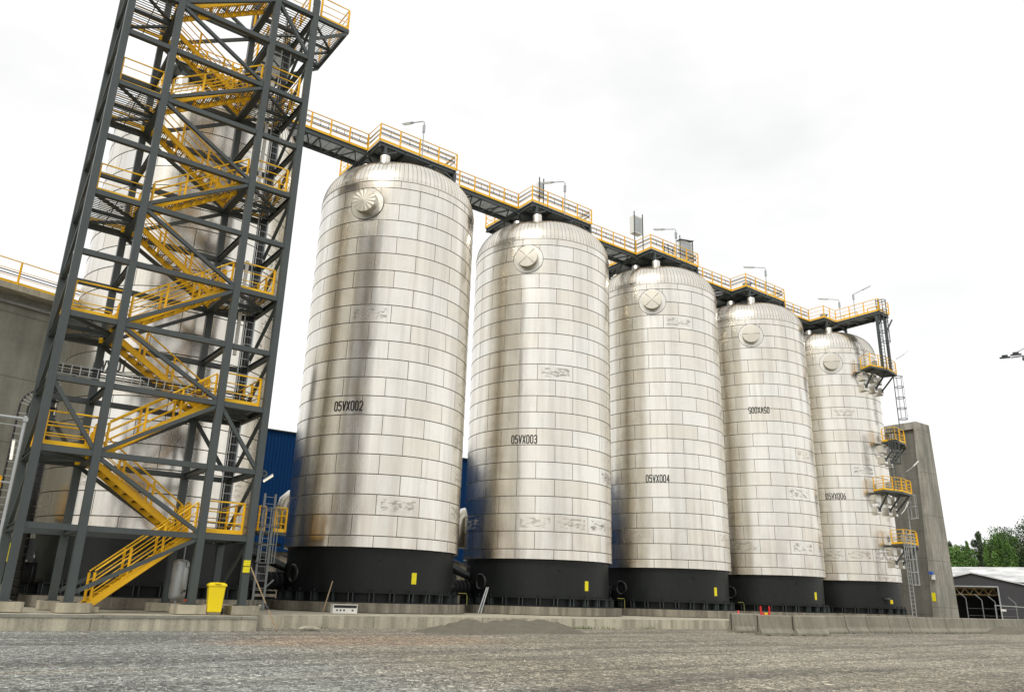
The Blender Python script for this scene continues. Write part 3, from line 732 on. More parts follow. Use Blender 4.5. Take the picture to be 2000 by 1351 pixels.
# flights
hz, N = mat('hazard_nosing', (.8, .4, .0), .6)
pos = N.n('ShaderNodeNewGeometry').outputs['Position']; wv = N.n('ShaderNodeTexWave', wave_type='BANDS', bands_direction='DIAGONAL'); wv.inputs['Scale'].default_value = 1.9; N.l(pos, wv.inputs['Vector'])
N.l(N.mix(N.ramp(wv.outputs['Fac'], (.47, 0.), (.5, 1.)), (.80, .39, .005), (.03, .03, .03)), N.b.inputs['Base Color']); M['hazard'] = hz
def flight(xa, za, xb, zb, y0, y1, k):
    """from (xa,za) low end to (xb,zb) high end between y0<y1"""
    f = MB(); up = Vector((0, 0, 1)); d = Vector((xb-xa, 0, zb-za)).normalized()
    for y in (y0, y1):
        f.bar((xa, y, za-.05), (xb, y, zb-.05), .045, .22)
        f.bar((xa, y, za+.06), (xb, y, zb+.06), .08, .015); f.bar((xa, y, za-.16), (xb, y, zb-.16), .07, .015)
        sgn = 1 if xb > xa else -1
        f.bar((xa-.3*sgn, y, za-.06), (xa+.02*sgn, y, za-.06), .045, .2) if za > 1.2 else None
        f.bar((xb-.05*sgn, y, zb-.06), (xb+.35*sgn, y, zb-.06), .045, .24)
    o = tb(f, 'stair_flight', 'yellow')
    n = 10; tr = MB(); ns = MB()
    for j in range(n):
        t = (j+.6)/n; x = xa+(xb-xa)*t; z = za+(zb-za)*t; sgn = 1 if xb > xa else -1
        if k < 3: tr.box((x+.01*sgn, (y0+y1)/2, z), (.24, y1-y0-.06, .022))
        else:
            for q in range(4): tr.box((x-.10+.07*q, (y0+y1)/2, z), (.022, y1-y0-.06, .03))
        tr.box((x, y0+.25, z-.005), (.24, .02, .025)); tr.box((x, y1-.25, z-.005), (.24, .02, .025))
        ns.box((x-.13*sgn, (y0+y1)/2, z-.005), (.05, y1-y0-.06, .045))
    tr.build('treads', M['black'] if k < 3 else M['steel'], o); ns.build('tread_nosing', M['yellow'], o)
    for y in (y0, y1):
        railing(o, [(xa+.1*(1 if xb > xa else -1), y, za+.05), (xb, y, zb+.05)], 1.35, h=1.0, toe=False, mids=(.36, .68), pw=.08)
XL, XR = -4.0, -.62
for k in range(0, 11):
    z0 = ZLV[k]+.12; z1 = ZLV[k+1]+.12
    if k == 0: flight(-3.62, .66, XR, z1, -9.38, -8.45, k)
    elif k % 2 == 1: flight(XR, z0, XL, z1, -7.75, -6.82, k)
    else: flight(XL, z0, XR, z1, -9.38, -8.45, k)
# top cantilever at L11
zc_ = ZLV[11]
cn = MB()
cn.bar((CX[3]+CW/2, YF, zc_), (2.87, YF, zc_), .16, .2); cn.bar((CX[3]+CW/2, YR, zc_), (2.87, YR, zc_), .16, .2); cn.bar((2.79, YF+.08, zc_), (2.79, YR-.08, zc_), .16, .2)
cn.bar((CX[3]+.05, YF, zc_-1.15), (2.8, YF, zc_-.12), .12); cn.bar((CX[3]+.05, YR, zc_-1.2), (2.8, YR, zc_-.12), .12); cn.bar((CX[3]+.1, -8.0, zc_-.06), (2.8, -8.0, zc_-.06), .1); cn.bar((CX[3], YF+.1, zc_-.13), (2.75, -8.0, zc_-.13), .09); cn.bar((CX[3], YR, zc_-.13), (2.75, -8.0, zc_-.13), .09)
o = tb(cn, 'cantilever_deck', 'steel'); grating(CX[3]+.05, 2.85, YF+.05, YR-.05, zc_+.13, .12, .02, .5).build('grating', M['galv'], o)
railing(o, [(CX[3]+.25, YF, zc_+.1), (2.82, YF, zc_+.1), (2.82, YR, zc_+.1)], .95)
# link from the tower to the walkway level
lk = MB()
for x in (.25, 1.65): lk.ibeam((x, YR+.15, zc_), (x, -2.3, zc_), .13, .26)
for k in range(4): y = YR+.3+k*1.0; lk.bar((.25, y, zc_-.1), (1.65, y, zc_-.1), .08); lk.bar((.25, y, zc_-.16), (1.65, y+1.0, zc_-.16), .06)
o = tb(lk, 'link_bridge', 'steel'); grating(.28, 1.62, YR+.2, -2.35, zc_+.14, .075, .026, .5).build('grating', M['galv'], o)
railing(o, [(.25, YR+.2, zc_+.12), (.25, -2.35, zc_+.12)]); railing(o, [(1.65, YR+.2, zc_+.12), (1.65, -2.35, zc_+.12)])
# vertical cable ladder + white trunking
cl = MB(); ladder(cl, (1.02, -7.0, 2.9), (1.02, -7.0, 27.5), .42, rung=.32, r=.016, rail=(.05, .035)); tb(cl, 'cable_ladder', 'galv')
cbm = MB()
for k in range(3): cbm.tube([(.9+.11*k, -6.93, 3), (.9+.11*k, -6.93, 27.4)], .03, 6)
tb(cbm, 'cable_bundle', 'black')
MB_ = MB().box((.62, -6.9, 12.5), (.13, .1, 4.2)).box((.62, -6.9, 20.5), (.13, .1, 6.2)); tb(MB_, 'cable_trunking', 'white')
ct = MB(); zt_ = 7.95
for z in (zt_, zt_+.33): ct.tube([(-5.72, -9.25, z), (.45, -9.25, z), (.78, -9.2, z+.02), (.95, -8.8, z+.05), (1.0, -7.6, z+.1)], .018, 5)
for k in range(24): x = -5.6+k*.27; ct.bar((x, -9.25, zt_), (x, -9.25, zt_+.33), .025)
tb(ct, 'cable_tray', 'galv')
cc = MB()
for z, r_ in ((zt_+.08, .03), (zt_+.16, .022), (zt_+.27, .03)): cc.tube([(-5.72, -9.2, z), (.45, -9.2, z), (.85, -9.05, z), (.98, -8.4, z+.02), (1.02, -7.2, z+.3), (1.02, -6.95, z+1.0)], r_, 6)
tb(cc, 'tray_cables', 'black')
pw_ = MB().tube([(-2.0, YF-.1, ZLV[3]-.15), (-.2, YF-.1, ZLV[3]-.15)], .02, 5)
# footings
fb = [('left front', 'x')]
ft = MB().prism([(-.5, -.5), (.42, -.5), (.5, -.42), (.5, .5), (-.5, .5)], .452, .735).build('concrete_footing', M['conc'])
flab = [['concrete footing at the left edge of the picture under the front leftmost column', 'concrete footing under the rear leftmost tower column'], ['concrete footing beside the foot of the yellow stairs', 'concrete footing of the rear column left of the stairs'],
        ['concrete footing left of the yellow bin', 'concrete footing behind the grey pressure tank'], ['concrete footing right of the yellow bin', 'concrete footing at the right rear corner of the tower']]
first = True
for xi, x in enumerate(CX):
    for yi, y in enumerate((YF-.05, YR+.05)):
        o = ft if first else ft.copy()
        if not first: COL.objects.link(o)
        first = False; o.location = (x+(.12 if xi in (1,) else -.05 if xi == 2 else 0), y, 0); tag(o, flab[xi][yi], 'footing', 'footings under the stair tower')
o = MB().prism([(-3.55, -9.5), (-3.25, -9.5), (-3.2, -8.6), (-3.55, -8.55)], .452, .62).build('stair_footing', M['conc']); tag(o, 'small rough concrete block under the foot of the yellow stairs', 'footing')
# emergency sign pair, lamp on the column
def flat_sign(name, x, y, z, w_, h_, lab, mt='sign', cat='sign', rz=0):
    t = MB().box((0, 0, 0), (w_, .02, h_)).build(name, M[mt]); t.location = (x, y, z); t.rotation_euler = (0, 0, rz); tag(t, lab, cat); return t
flat_sign('warning_sign', CX[3]-.03, YF-.145, 2.17, .24, .2, 'upper yellow warning sign on the rightmost tower column')
flat_sign('warning_sign', CX[3]-.03, YF-.145, 1.945, .24, .2, 'lower yellow warning sign on the rightmost tower column')
flat_sign('warning_sign', CX[0]-.135, YF+.02, 2.15, .02, .55, 'thin pale yellow strip sign on the leftmost tower column')
def tube_lamp(p, q, lab):
    p = Vector(p); q = Vector(q); t = thing('tube_lamp', lab, 'lamp', p, 'tube lamps on the steelwork'); v = q-p
    MB().tube([(0, 0, 0), v], .04, 8).build('lamp_tube', M['tube'], t); MB().bar(Vector((0, 0, .05)), v+Vector((0, 0, .05)), .1, .04).build('lamp_housing', M['galv'], t)
tube_lamp((1.48, YF-.05, 5.08), (1.76, YF-.2, 5.32), 'tube lamp slanting off the rightmost tower column against the blue wall')
tube_lamp((-6.53, -9.9, 4.87), (-6.56, -9.9, 5.45), 'upright lit tube lamp left of the leftmost tower column')

# ================================================================ ITEMS ON THE SLAB
# wheelie bin
t = thing('wheelie_bin', 'yellow wheelie bin standing between two footings of the stair tower', 'bin', (.19, -10.05, .45), None, radians(-12))
b = MB(); n0 = [(-.22, -.28), (.22, -.28), (.22, .22), (-.22, .22)]; n1 = [(-.27, -.33), (.27, -.33), (.27, .33), (-.27, .33)]
b.v = [(x, y, .07) for x, y in n0]+[(x, y, .93) for x, y in n1]; b.f = [(3, 2, 1, 0), (4, 5, 6, 7)]+[(j, (j+1) % 4, 4+(j+1) % 4, 4+j) for j in range(4)]
bo = b.build('bin_body', M['bin'], t); md = bo.modifiers.new('b', 'BEVEL'); md.width = .03; md.segments = 2
r_ = MB().box((0, 0, .925), (.60, .70, .035)).box((0, -.26, .12), (.3, .03, .04)).build('bin_rim', M['bin'], t)
l = MB().lathe([(.42, 0), (.41, .03), (.30, .075), (.01, .09)], 4, (0, 0, .945)); l.v = [(x*cos(pi/4)-y*sin(pi/4), (x*sin(pi/4)+y*cos(pi/4))*1.15, z) for x, y, z in l.v]; l.f.append((0, 1, 2, 3)); l.build('bin_lid', M['bin'], t)
MB().tube([(-.2, .38, .98), (.2, .38, .98)], .02, 6).build('bin_handle', M['bin'], t); MB().box((0, -.36, .99), (.18, .06, .02)).build('lid_grip', M['bin'], t)
for s_ in (-1, 1):
    wq = MB().lathe([(.02, -.03), (.1, -.03), (.1, .03), (.02, .03)], 16, (s_*.285, .08, .1), axis=Matrix.Rotation(pi/2, 3, 'Y')).build('bin_wheel', M['black'], t)
# pressure tank
t = thing('pressure_tank', 'grey upright pressure tank hanging beside the third tower column', 'tank', (-.72, -8.75, .45))
MB().lathe([(.02, .40), (.16, .42), (.25, .48), (.275, .56), (.275, 1.62), (.25, 1.70), (.16, 1.76), (.02, 1.78)], 28).build('tank_shell', M['galv'], t, True)
MB().lathe([(.282, .60), (.286, .61), (.282, .62)], 28).lathe([(.282, 1.56), (.286, 1.57), (.282, 1.58)], 28).build('weld_seam', M['galv'], t, True)
MB().tube([(-.04, 0, 0), (-.02, 0, .42)], .035, 8).build('drain_pipe', M['galv'], t); MB().tube([(.05, 0, 1.75), (.06, 0, 2.2)], .02, 6).build('inlet_pipe', M['galv'], t)
MB().bar((.0, -.22, 1.5), (.34, -.2, 1.5), .03).bar((.1, -.26, 1.5), (.1, -.26, 1.7), .025).build('bracket', M['steel'], t)
m = MB()
for pth in ([(.06, .78), (.12, .74), (.06, .68), (.12, .64), (.05, .60)], [(.16, .76), (.14, .68), (.19, .70), (.18, .76), (.22, .72)]):
    for (a, z1), (c_, z2) in zip(pth[:-1], pth[1:]):
        f = lambda x: -sqrt(max(.0, .279**2-x*x)); m.bar((a, f(a), z1), (c_, f(c_), z2), .016)
m.build('hand_marking', M['letter'], t)
t = thing('drain_valve', 'small red valve at the foot of the pressure tank', 'valve', (-.42, -9.2, .86)); MB().lathe([(.02, -.02), (.09, -.02), (.09, .02), (.02, .02)], 12, axis=Matrix.Rotation(pi/2, 3, 'X')).build('hand_wheel', M['red'], t); MB().tube([(-.12, .15, .02), (0, 0, 0), (.1, -.02, -.06)], .025, 6).build('valve_body', M['red'], t)
o = MB().tube([(-.35, -9.4, 2.78), (-.52, -9.5, 1.3)], .012, 5).build('hanging_rod', M['galv']); tag(o, 'thin pale rod hanging from the first landing beam', 'rod')
# leaning stick
t = thing('leaning_pole', 'long thin wooden pole leaning on the rightmost tower column', 'pole', (2.1, -11.0, 0)); MB().tube([(0, 0, 0), (-.72, 1.25, 2.05)], .022, 6).build('pole_shaft', M['wood'], t); MB().tube([(-.24, .38, .66), (-.32, .5, .82)], .05, 6).build('tape_knot', M['black'], t)
t = thing('leaning_stick', 'short wooden stick leaning against the skirt of silo 05VX002', 'stick', (5.9, -6.2, .5)); MB().tube([(0, 0, 0), (1.0, 1.5, 1.25)], .025, 6).build('stick_shaft', M['wood'], t)
# box with white side
t = thing('junction_box', 'low white box with dark open top against the plinth of silo 05VX002', 'box', (6.65, -6.6, .455), None, radians(-8))
MB().box((0, 0, .17), (1.05, .35, .34)).build('box_body', M['white'], t); MB().box((0, 0, .35), (1.1, .4, .02)).build('box_lid', M['white'], t); MB().box((0, -.18, .27), (.98, .008, .1)).build('box_opening', M['black'], t)
m = MB()
for x in (-.35, -.2, -.05, .32): m.box((x, -.182, .13), (.07, .008, .06))
m.build('box_label', M['letter'], t)
o = MB().tube([(0, 0, .08), (.25, .05, .1), (.55, .12, .09), (.85, .1, .06)], [.04, .07, .08, .03], 8).build('cloth_roll', M['slab'], loc=(2.75, -11.3, -.03)); tag(o, 'pale rolled cloth lying on the gravel near the slab corner', 'cloth')
# steel profiles leaning between silos 2 and 3
for k in range(2):
    o = MB().bar((14.9+.16*k, -4.6, .5), (16.15+.1*k, -3.5, 1.75), .05).build('steel_profile', M['galv']); tag(o, 'pale steel profile leaning in the gap between silos 05VX002 and 05VX003', 'profile', 'steel profiles leaning between the silos')
# thin yellow-green earth pipes at silo sides
for k in (1, 2, 3):
    x = S*k+3.2; o = MB().tube([(x-.15, -3.75, 1.42), (x+.28, -3.85, 1.42), (x+.33, -3.85, 1.3), (x+.33, -3.85, .86)], .014, 5).build('earthing_pipe', M['olive']); tag(o, ['', 'thin yellow pipe bent over the base ring of silo 05VX002', 'thin yellow pipe bent over the base ring of silo 05VX003', 'thin yellow pipe bent over the base ring of silo 05VX004'][k], 'pipe', 'thin yellow pipes at the silo bases')

# ================================================================ GAPS BETWEEN SILOS: ducts, elbows
def ribbed(m, pts, r, step=.28):
    m.tube(pts, r, 20, cap=True)
    for p, q in zip(resample(pts, step)[:-1], resample(pts, step)[1:]):
        c_ = (p+q)/2; d = (q-p).normalized()*.02; m.tube([c_-d, c_+d], r*1.05, 20)
gl = ['between the stair tower and silo 05VX002', 'between silos 05VX002 and 05VX003', 'between silos 05VX003 and 05VX004', 'between silo 05VX004 and the silo with the upside down number']
d0 = None
for k in range(4):
    if k == 0:
        d0 = MB(); ribbed(d0, [(4.1, 1.0, 1.75), (7.1, 1.0, 1.75)], .42); d0 = d0.build('ribbed_duct', M['duct'], smooth=True); o = d0
        e0 = MB(); e0.tube([(7.35, 3.0, 4.1), (7.35, 3.0, 5.5), (7.42, 2.95, 5.8), (7.62, 2.85, 6.02), (7.95, 2.7, 6.12), (8.6, 2.4, 6.15)], .5, 20); e0 = e0.build('white_elbow_pipe', M['inox'], smooth=True); e = e0
    else: o = d0.copy(); COL.objects.link(o); e = e0.copy(); COL.objects.link(e)
    o.location.x = S*k; e.location.x = S*k; tag(o, 'black ribbed duct low '+gl[k], 'duct', 'black ribbed ducts between silos'); tag(e, 'pale insulated elbow pipe '+gl[k], 'pipe', 'pale elbow pipes between silos')
for k in range(2):
    t = thing('pipe_bridge', ['dark pipe rack behind the ladder left of silo 05VX002', 'dark pipe rack in the gap between silos 05VX002 and 05VX003'][k], 'pipe rack', (S*k, 0, 0), 'pipe racks behind the silos')
    m = MB()
    for x in (4.4, 6.0): m.bar((x, 3.2, .45), (x, 3.2, 3.6), .2)
    for z in (.9, 1.2, 2.6, 3.6): m.bar((3.9, 3.2, z), (7.4, 3.2, z), .16)
    m.bar((4.4, 3.2, .5), (6.0, 3.2, 2.5), .1); m.build('rack_frame', M['steel'], t)
    m = MB(); ribbed(m, [(4.3, 2.4, 3.05), (5.4, 2.4, 3.05), (6.3, 1.6, 2.7), (7.2, 1.0, 2.3)], .2, .2); m.build('ribbed_pipe', M['duct'], t, True)
    m = MB(); m.bar((4.5, 1.6, 3.6), (6.9, 1.0, 2.5), .14, .2); m.bar((4.9, 1.6, 3.7), (7.0, 1.0, 2.9), .08); m.build('slanting_beam', M['steel'], t)
    m = MB().tube([(5.9, 2.9, .45), (5.9, 2.9, 2.6)], .22, 14).build('vertical_pipe', M['duct'], t, True)
# ladder with yellow basket left of silo 2
t = thing('caged_ladder', 'galvanised caged ladder with a yellow basket, between the stair tower and silo 05VX002', 'ladder', (4.72, -2.0, .45))
m = MB(); ladder(m, (-.2, -.3, 0), (-.2, -.3, 5.1), .5, rung=.3, rail=(.1, .05)); m.build('ladder_rails', M['galvdark'], t)
c_ = MB()
for z in (2.0, 2.8, 3.6, 4.4): c_.tube([(-.2+.38*cos(a), -.65+.38*sin(a), z) for a in [2*pi*j/14 for j in range(14)]], .018, 5, closed=True)
for a in (-150, -110, -70, -30): c_.bar((-.2+.38*cos(radians(a)), -.65+.38*sin(radians(a)), 2.0), (-.2+.38*cos(radians(a)), -.65+.38*sin(radians(a)), 4.4), .04, .015)
c_.bar((.0, -.3, .9), (.45, -.2, 1.3), .05); c_.build('ladder_cage', M['galvdark'], t)
MB().box((.05, .35, 3.35), (1.3, 1.2, .12)).build('platform_deck', M['steel'], t)
railing(t, [(-.6, .95, 3.41), (-.6, -.25, 3.41), (-.3, -.25, 3.41)], .5); railing(t, [(.15, -.25, 3.41), (.7, -.25, 3.41), (.7, .95, 3.41)], .5)

# ================================================================ SILO 6 SIDE PLATFORMS AND LADDERS
def arc(cx, r_, a0, a1, z, n): return [(cx+r_*cos(radians(a0+(a1-a0)*k/n)), r_*sin(radians(a0+(a1-a0)*k/n)), z) for k in range(n+1)]
def side_platform(a0, a1, z, lab, gate=None):
    t = thing('access_platform', lab, 'platform', (S*5, 0, 0), 'curved platforms on the last silo')
    d = MB(); n = 2
    for zz in (z-.16, z):
        for r_ in (4.85, 6.12):
            for k in range(n+1): a = radians(a0+(a1-a0)*k/n); d.v.append((r_*cos(a), r_*sin(a), zz))
    A = lambda zi, ri, k: (zi*2+ri)*(n+1)+k
    for k in range(n):
        d.f += [(A(0, 0, k), A(0, 1, k), A(0, 1, k+1), A(0, 0, k+1))[::-1], (A(1, 0, k), A(1, 1, k), A(1, 1, k+1), A(1, 0, k+1)), (A(0, 1, k), A(0, 1, k+1), A(1, 1, k+1), A(1, 1, k)), (A(0, 0, k), A(1, 0, k), A(1, 0, k+1), A(0, 0, k+1))]
    d.f += [(A(0, 0, 0), A(1, 0, 0), A(1, 1, 0), A(0, 1, 0)), (A(0, 0, n), A(0, 1, n), A(1, 1, n), A(1, 0, n))]
    d.build('deck', M['steel'], t)
    ra = 6.08
    railing(t, [(4.95*cos(radians(a0)), 4.95*sin(radians(a0)), z)]+arc(0, ra, a0, a1, z, 2)+[(4.95*cos(radians(a1)), 4.95*sin(radians(a1)), z)], .95, mids=(.3, .55, .8), pw=.08)
    for k in range(3):
        a = radians(a0+(a1-a0)*(.12+.38*k)); rot = Matrix.Rotation(a, 3, 'Z')
        b = MB(); b.bar(Vector((4.85*cos(a), 4.85*sin(a), z-1.45)), Vector((5.95*cos(a), 5.95*sin(a), z-.2)), .11); b.bar(Vector((4.8*cos(a), 4.8*sin(a), z-.1)), Vector((6.0*cos(a), 6.0*sin(a), z-.1)), .12); b.box((4.85*cos(a), 4.85*sin(a), z-1.45), (.15, .22, .3), a)
        b.build('bracket', M['steel'], t)
        for zz in (z-1.5, z-.55):
            i = MB().box((4.66*cos(a), 4.66*sin(a), zz), (.42, .52, .62), a); i.build('insulated_box', M['inox'], t)
    a = radians((a0+a1)/2-6)
    for a_, h_, d_ in ((a, .55, (.35, .3, .5)), (a+.2, .4, (.2, .2, .35))): MB().box((5.3*cos(a_), 5.3*sin(a_), z+h_), d_, a_).build('instrument_box', M['galv'], t)
    return t
side_platform(-111, -72, 20.82, 'highest of the curved yellow platforms on the last silo')
side_platform(-93, -55, 14.68, 'second highest curved yellow platform on the last silo, in front of the pier top')
side_platform(-112, -72, 10.42, 'third highest curved yellow platform on the last silo, right of the number 05VX006')
side_platform(-97, -55, 6.28, 'lowest of the curved yellow platforms on the last silo')
def cage_ladder(ang, rr, z0, z1, lab, c0=2.2, mt='steel', dz=.95, cage=True):
    a = radians(ang); t = thing('caged_ladder', lab, 'ladder', (S*5+rr*cos(a), rr*sin(a), 0), 'caged ladders on the last silo', a+pi/2)
    m = MB(); ladder(m, (0, 0, z0), (0, 0, z1+1.1), .46, rung=.3, rail=(.07, .035)); m.build('ladder_rails', M[mt], t)
    if cage:
        c_ = MB(); k = 0; z = z0+c0
        while z <= z1+1.0:
            c_.tube([(.36*sin(radians(q)), -.36-.36*cos(radians(q)), z) for q in range(-150, 151, 25)], .032, 4); z += dz
        for q in (-110, -50, 0, 50, 110): c_.bar((.36*sin(radians(q)), -.36-.36*cos(radians(q)), z0+c0), (.36*sin(radians(q)), -.36-.36*cos(radians(q)), z-dz), .05, .022)
        c_.build('ladder_cage', M[mt], t)
    return t
cage_ladder(-95, 6.1, 20.8, 26.0, 'ladder rising from the highest platform to the roof arm of the last silo', 2.3)
cage_ladder(-68, 5.75, 14.7, 20.4, 'dark caged ladder against the sky between the two highest side platforms', 2.2)
cage_ladder(-99, 6.0, 10.4, 14.5, 'caged ladder between the second and third highest side platforms', 2.2)
cage_ladder(-68, 5.6, 6.3, 10.3, 'short caged ladder below the third platform, against the pier', 2.2, 'galv')
cage_ladder(-99, 6.3, .5, 6.2, 'pale galvanised ladder standing on the slab at the foot of the last silo', 2.6, 'galv')
t = thing('skirt_valve', 'small yellow handled valve on the skirt of the last silo', 'valve', (S*5-1.1, -4.35, 1.9)); MB().box((-.1, 0, .15), (.6, .25, .12)).build('valve_arm', M['steel'], t); MB().box((.15, -.15, -.08), (.2, .12, .3)).build('grip', M['bin'], t)
def out_lamp(x, y, z, dx, lab):
    t = thing('arm_lamp', lab, 'lamp', (x, y, z), 'arm lamps on the last silo'); MB().tube([(0, 0, 0), (dx*.5, -.2, .35), (dx, -.3, .75)], .03, 6).build('arm', M['galv'], t); MB().bar((dx*.75, -.26, .55), (dx*1.35, -.36, 1.05), .14, .05).build('lamp_head', M['white'], t)
out_lamp(S*5+1.9, -5.9, 22.2, 1.2, 'slanting arm lamp above the highest side platform')
out_lamp(S*5+1.1, -5.9, 12.2, 1.2, 'slanting arm lamp above the third side platform')
out_lamp(S*5+.3, -5.5, 8.7, .5, 'short arm lamp under the third side platform')

# ================================================================ CONCRETE PIER WALL (right), LEFT WALL, BLUE HALL
t = thing('concrete_pier', 'tall grey concrete buttress wall beyond the last silo, with a sloping edge', 'pier', (70.9, 0, 0))
zt = 19.55
def hexa(bot, top, z0, z1):
    m_ = MB(); m_.v = [(x, y, z0) for x, y in bot]+[(x, y, z1) for x, y in top]; m_.f = [(3, 2, 1, 0), (4, 5, 6, 7)]+[(j, (j+1) % 4, 4+(j+1) % 4, 4+j) for j in range(4)]; return m_
hexa([(-.3, -.5), (3.9, -.5), (3.9, 0), (-.3, 0)], [(.9, -.5), (3.0, -.5), (3.0, .1), (.9, .1)], .2, zt).build('buttress', M['pier'], t)
hexa([(.0, .002), (3.6, .002), (3.6, 14), (.0, 14)], [(1.2, .102), (2.9, .102), (2.9, 14), (1.2, 14)], .2, zt-.6).build('side_wall', M['piershade'], t)
MB().box((1.97, 6.9, zt-.22), (2.16, 14.2, .72)).build('top_beam', M['pier'], t)
flat_sign('warning_sign', 70.68, -.27, 2.5, .34, .78, 'yellow warning sign low on the concrete pier', rz=radians(90))
t = thing('security_camera', 'small white camera on the concrete pier above its yellow sign', 'camera', (70.5, -.4, 4.5)); MB().box((0, 0, .18), (.35, .3, .25)).build('camera_housing', M['blue'], t); MB().box((.1, -.1, -.2), (.25, .25, .45)).build('camera_body', M['white'], t)
# left wall
t = thing('concrete_wall', 'high grey concrete wall at the left with yellow railing along its top', 'wall', (-7.37, 7.48, 0), None, radians(15.8))
MB().box((-11, .75, 7.9), (38, .8, 15.4)).build('wall_face', M['wall'], t); MB().box((-11, .35, 15.76), (38, 1.75, .32)).build('cornice', M['conc'], t)
MB().tube([(-30, .2, 15.15), (8, .2, 15.15)], .09, 8).build('pipe', M['galv'], t)
railing(t, [(-14, -.42, 15.93), (8, -.42, 15.93)], 2.35, h=1.25, pw=.1)
m = MB()
for z in (16.45, 16.6): m.tube([(-14, -.3, z), (8, -.3, z)], .03, 5)
m.build('cable_run', M['black'], t)
# blue hall
m, N = mat('blue_sheet', (.002, .022, .085), .65); pos = N.objco(); wv = N.n('ShaderNodeTexWave', wave_type='BANDS', bands_direction='X'); wv.inputs['Scale'].default_value = 1.2; N.l(pos, wv.inputs['Vector']); N.bump(wv.outputs['Fac'], .05, .6)
N.l(N.mix(N.noise(pos, .4, 4), (.001, .030, .115), (.002, .040, .145)), N.b.inputs['Base Color']); N.b.inputs['Specular IOR Level'].default_value = .12; M['bluewall'] = m
t = thing('blue_hall', 'long dark blue sheet metal hall behind the silos', 'building', (0, 20, 0))
MB().box((22, 15, 8.55), (62, 30, 8.9)).build('sheet_wall', M['bluewall'], t); MB().box((22, 15, 13.03), (62.3, 30.3, .08)).build('roof_edge', M['steel'], t)
MB().box((22, 15.1, 2.2), (61.8, 29.8, 3.8)).build('base_wall', M['plinth'], t)
for k in range(26): MB().box((-7+k*2.4, .16, 2.4), (1.5, .08, 1.5)).build('window', M['black'], t)

# ================================================================ FAR LEFT CLUTTER
t = thing('scaffold_frame', 'galvanised scaffold tubes at the left edge before the tower', 'scaffold', (-6.47, -11, .45))
m = MB().tube([(0, 0, 0), (0, 0, 5.62)], .045, 8); m.build('standard', M['galv'], t); MB().tube([(.06, 0, 5.52), (-4.0, 0, 5.5)], .05, 8).build('ledger', M['galv'], t); MB().tube([(0, .02, 3.62), (-4.0, .02, 3.62)], .022, 6).tube([(.0, .0, 5.3), (-4, 0, 5.32)], .015, 5).build('guard_tube', M['galv'], t); MB().box((0, 0, 5.5), (.14, .14, .12)).build('coupler', M['galv'], t)
t = thing('safety_board', 'narrow red and white upright panel at the left picture edge', 'panel', (-6.95, -10.6, .45)); MB().box((0, 0, 2.6), (.3, .05, 1.5)).build('panel_sheet', M['red'], t); MB().box((.17, -.01, 2.6), (.04, .07, 1.6)).bar((-.1, .05, 0), (-.1, .05, 3.4), .05).build('panel_frame', M['white'], t)
# cable ladder on wall (bent at top)
t = thing('wall_cable_ladder', 'black cable ladder climbing the left wall and bending at the top', 'cable ladder', (-5.5, 5.0, 0)); m = MB()
pth = [Vector((0, 0, 1.0)), Vector((0, 0, 9.3))]+[Vector((1.0-1.0*cos(a), 0, 9.3+1.0*sin(a))) for a in [pi/2*k/8 for k in range(1, 9)]]+[Vector((2.0, 0, 10.3))]
inn = [Vector((.36, 0, 1.0)), Vector((.36, 0, 9.3))]+[Vector((1.0-.64*cos(a), 0, 9.3+.64*sin(a))) for a in [pi/2*k/8 for k in range(1, 9)]]+[Vector((2.0, 0, 9.94))]
m.tube(pth, .05, 6); m.tube(inn, .05, 6); m.tube([p+Vector((.22, 0, 0)) for p in inn[:3]], .045, 6); nf = len(m.f)
for k in range(24): z = 1.4+k*.33; m.bar((0, -.03, z), (.36, -.03, z), .04)
for a in range(1, 9): m.bar(pth[1+a]+Vector((0, -.03, 0)), inn[1+a]+Vector((0, -.03, 0)), .04)
lo = m.build('ladder_frame', [M['black'], M['galv']], t)
for p_ in lo.data.polygons[nf:]: p_.material_index = 1
# ribbed vertical duct left of silo 1
t = thing('vertical_duct', 'black ribbed duct rising behind the tower against the left silo', 'duct', (-5.0, -2.5, .45)); m = MB(); ribbed(m, [(0, 0, .2), (0, 0, 8.6)], .24, .3); m.build('duct_pipe', M['duct'], t, True)
t = thing('floor_duct', 'glossy black ribbed ducts low beside the left silo skirt', 'duct', (-5.2, -2.4, .45)); m = MB(); ribbed(m, [(-2.6, .4, 1.2), (.9, .4, 1.2)], .42, .3); ribbed(m, [(-2.6, .4, 2.9), (1.2, .4, 2.9)], .22, .3); m.build('duct_pipe', M['duct'], t, True); MB().box((-.1, .3, 2.1), (1.6, .4, .8)).build('duct_box', M['steel'], t); MB().box((-.6, 0, .5), (.4, .3, .9)).build('support_foot', M['orangey'], t)
t = thing('yellow_basket', 'small yellow railed basket low at the left of the left silo', 'platform', (-6.6, -1.5, 0)); MB().box((0, 0, 3.9), (1.1, 1.1, .14)).build('deck', M['steel'], t); railing(t, [(-.5, .5, 3.97), (-.5, -.5, 3.97), (.5, -.5, 3.97), (.5, .5, 3.97)], .5, mids=(.25, .5, .8), h=1.25)
t = thing('yellow_scaffold', 'yellow and orange scaffold guard at the far left edge', 'scaffold', (-8.3, -5.0, 0)); railing(t, [(-1.2, 0, 3.4), (.6, 0, 3.4)], .6, h=1.2); MB().box((-.3, 0, 3.3), (2.2, .8, .1)).bar((-.6, 0, .45), (-.6, 0, 3.3), .08).bar((.5, 0, .45), (.5, 0, 3.3), .08).build('deck', M['orangey'], t); MB().box((-.15, -.2, 3.55), (.35, .3, .45)).build('blue_crate', M['blue'], t)

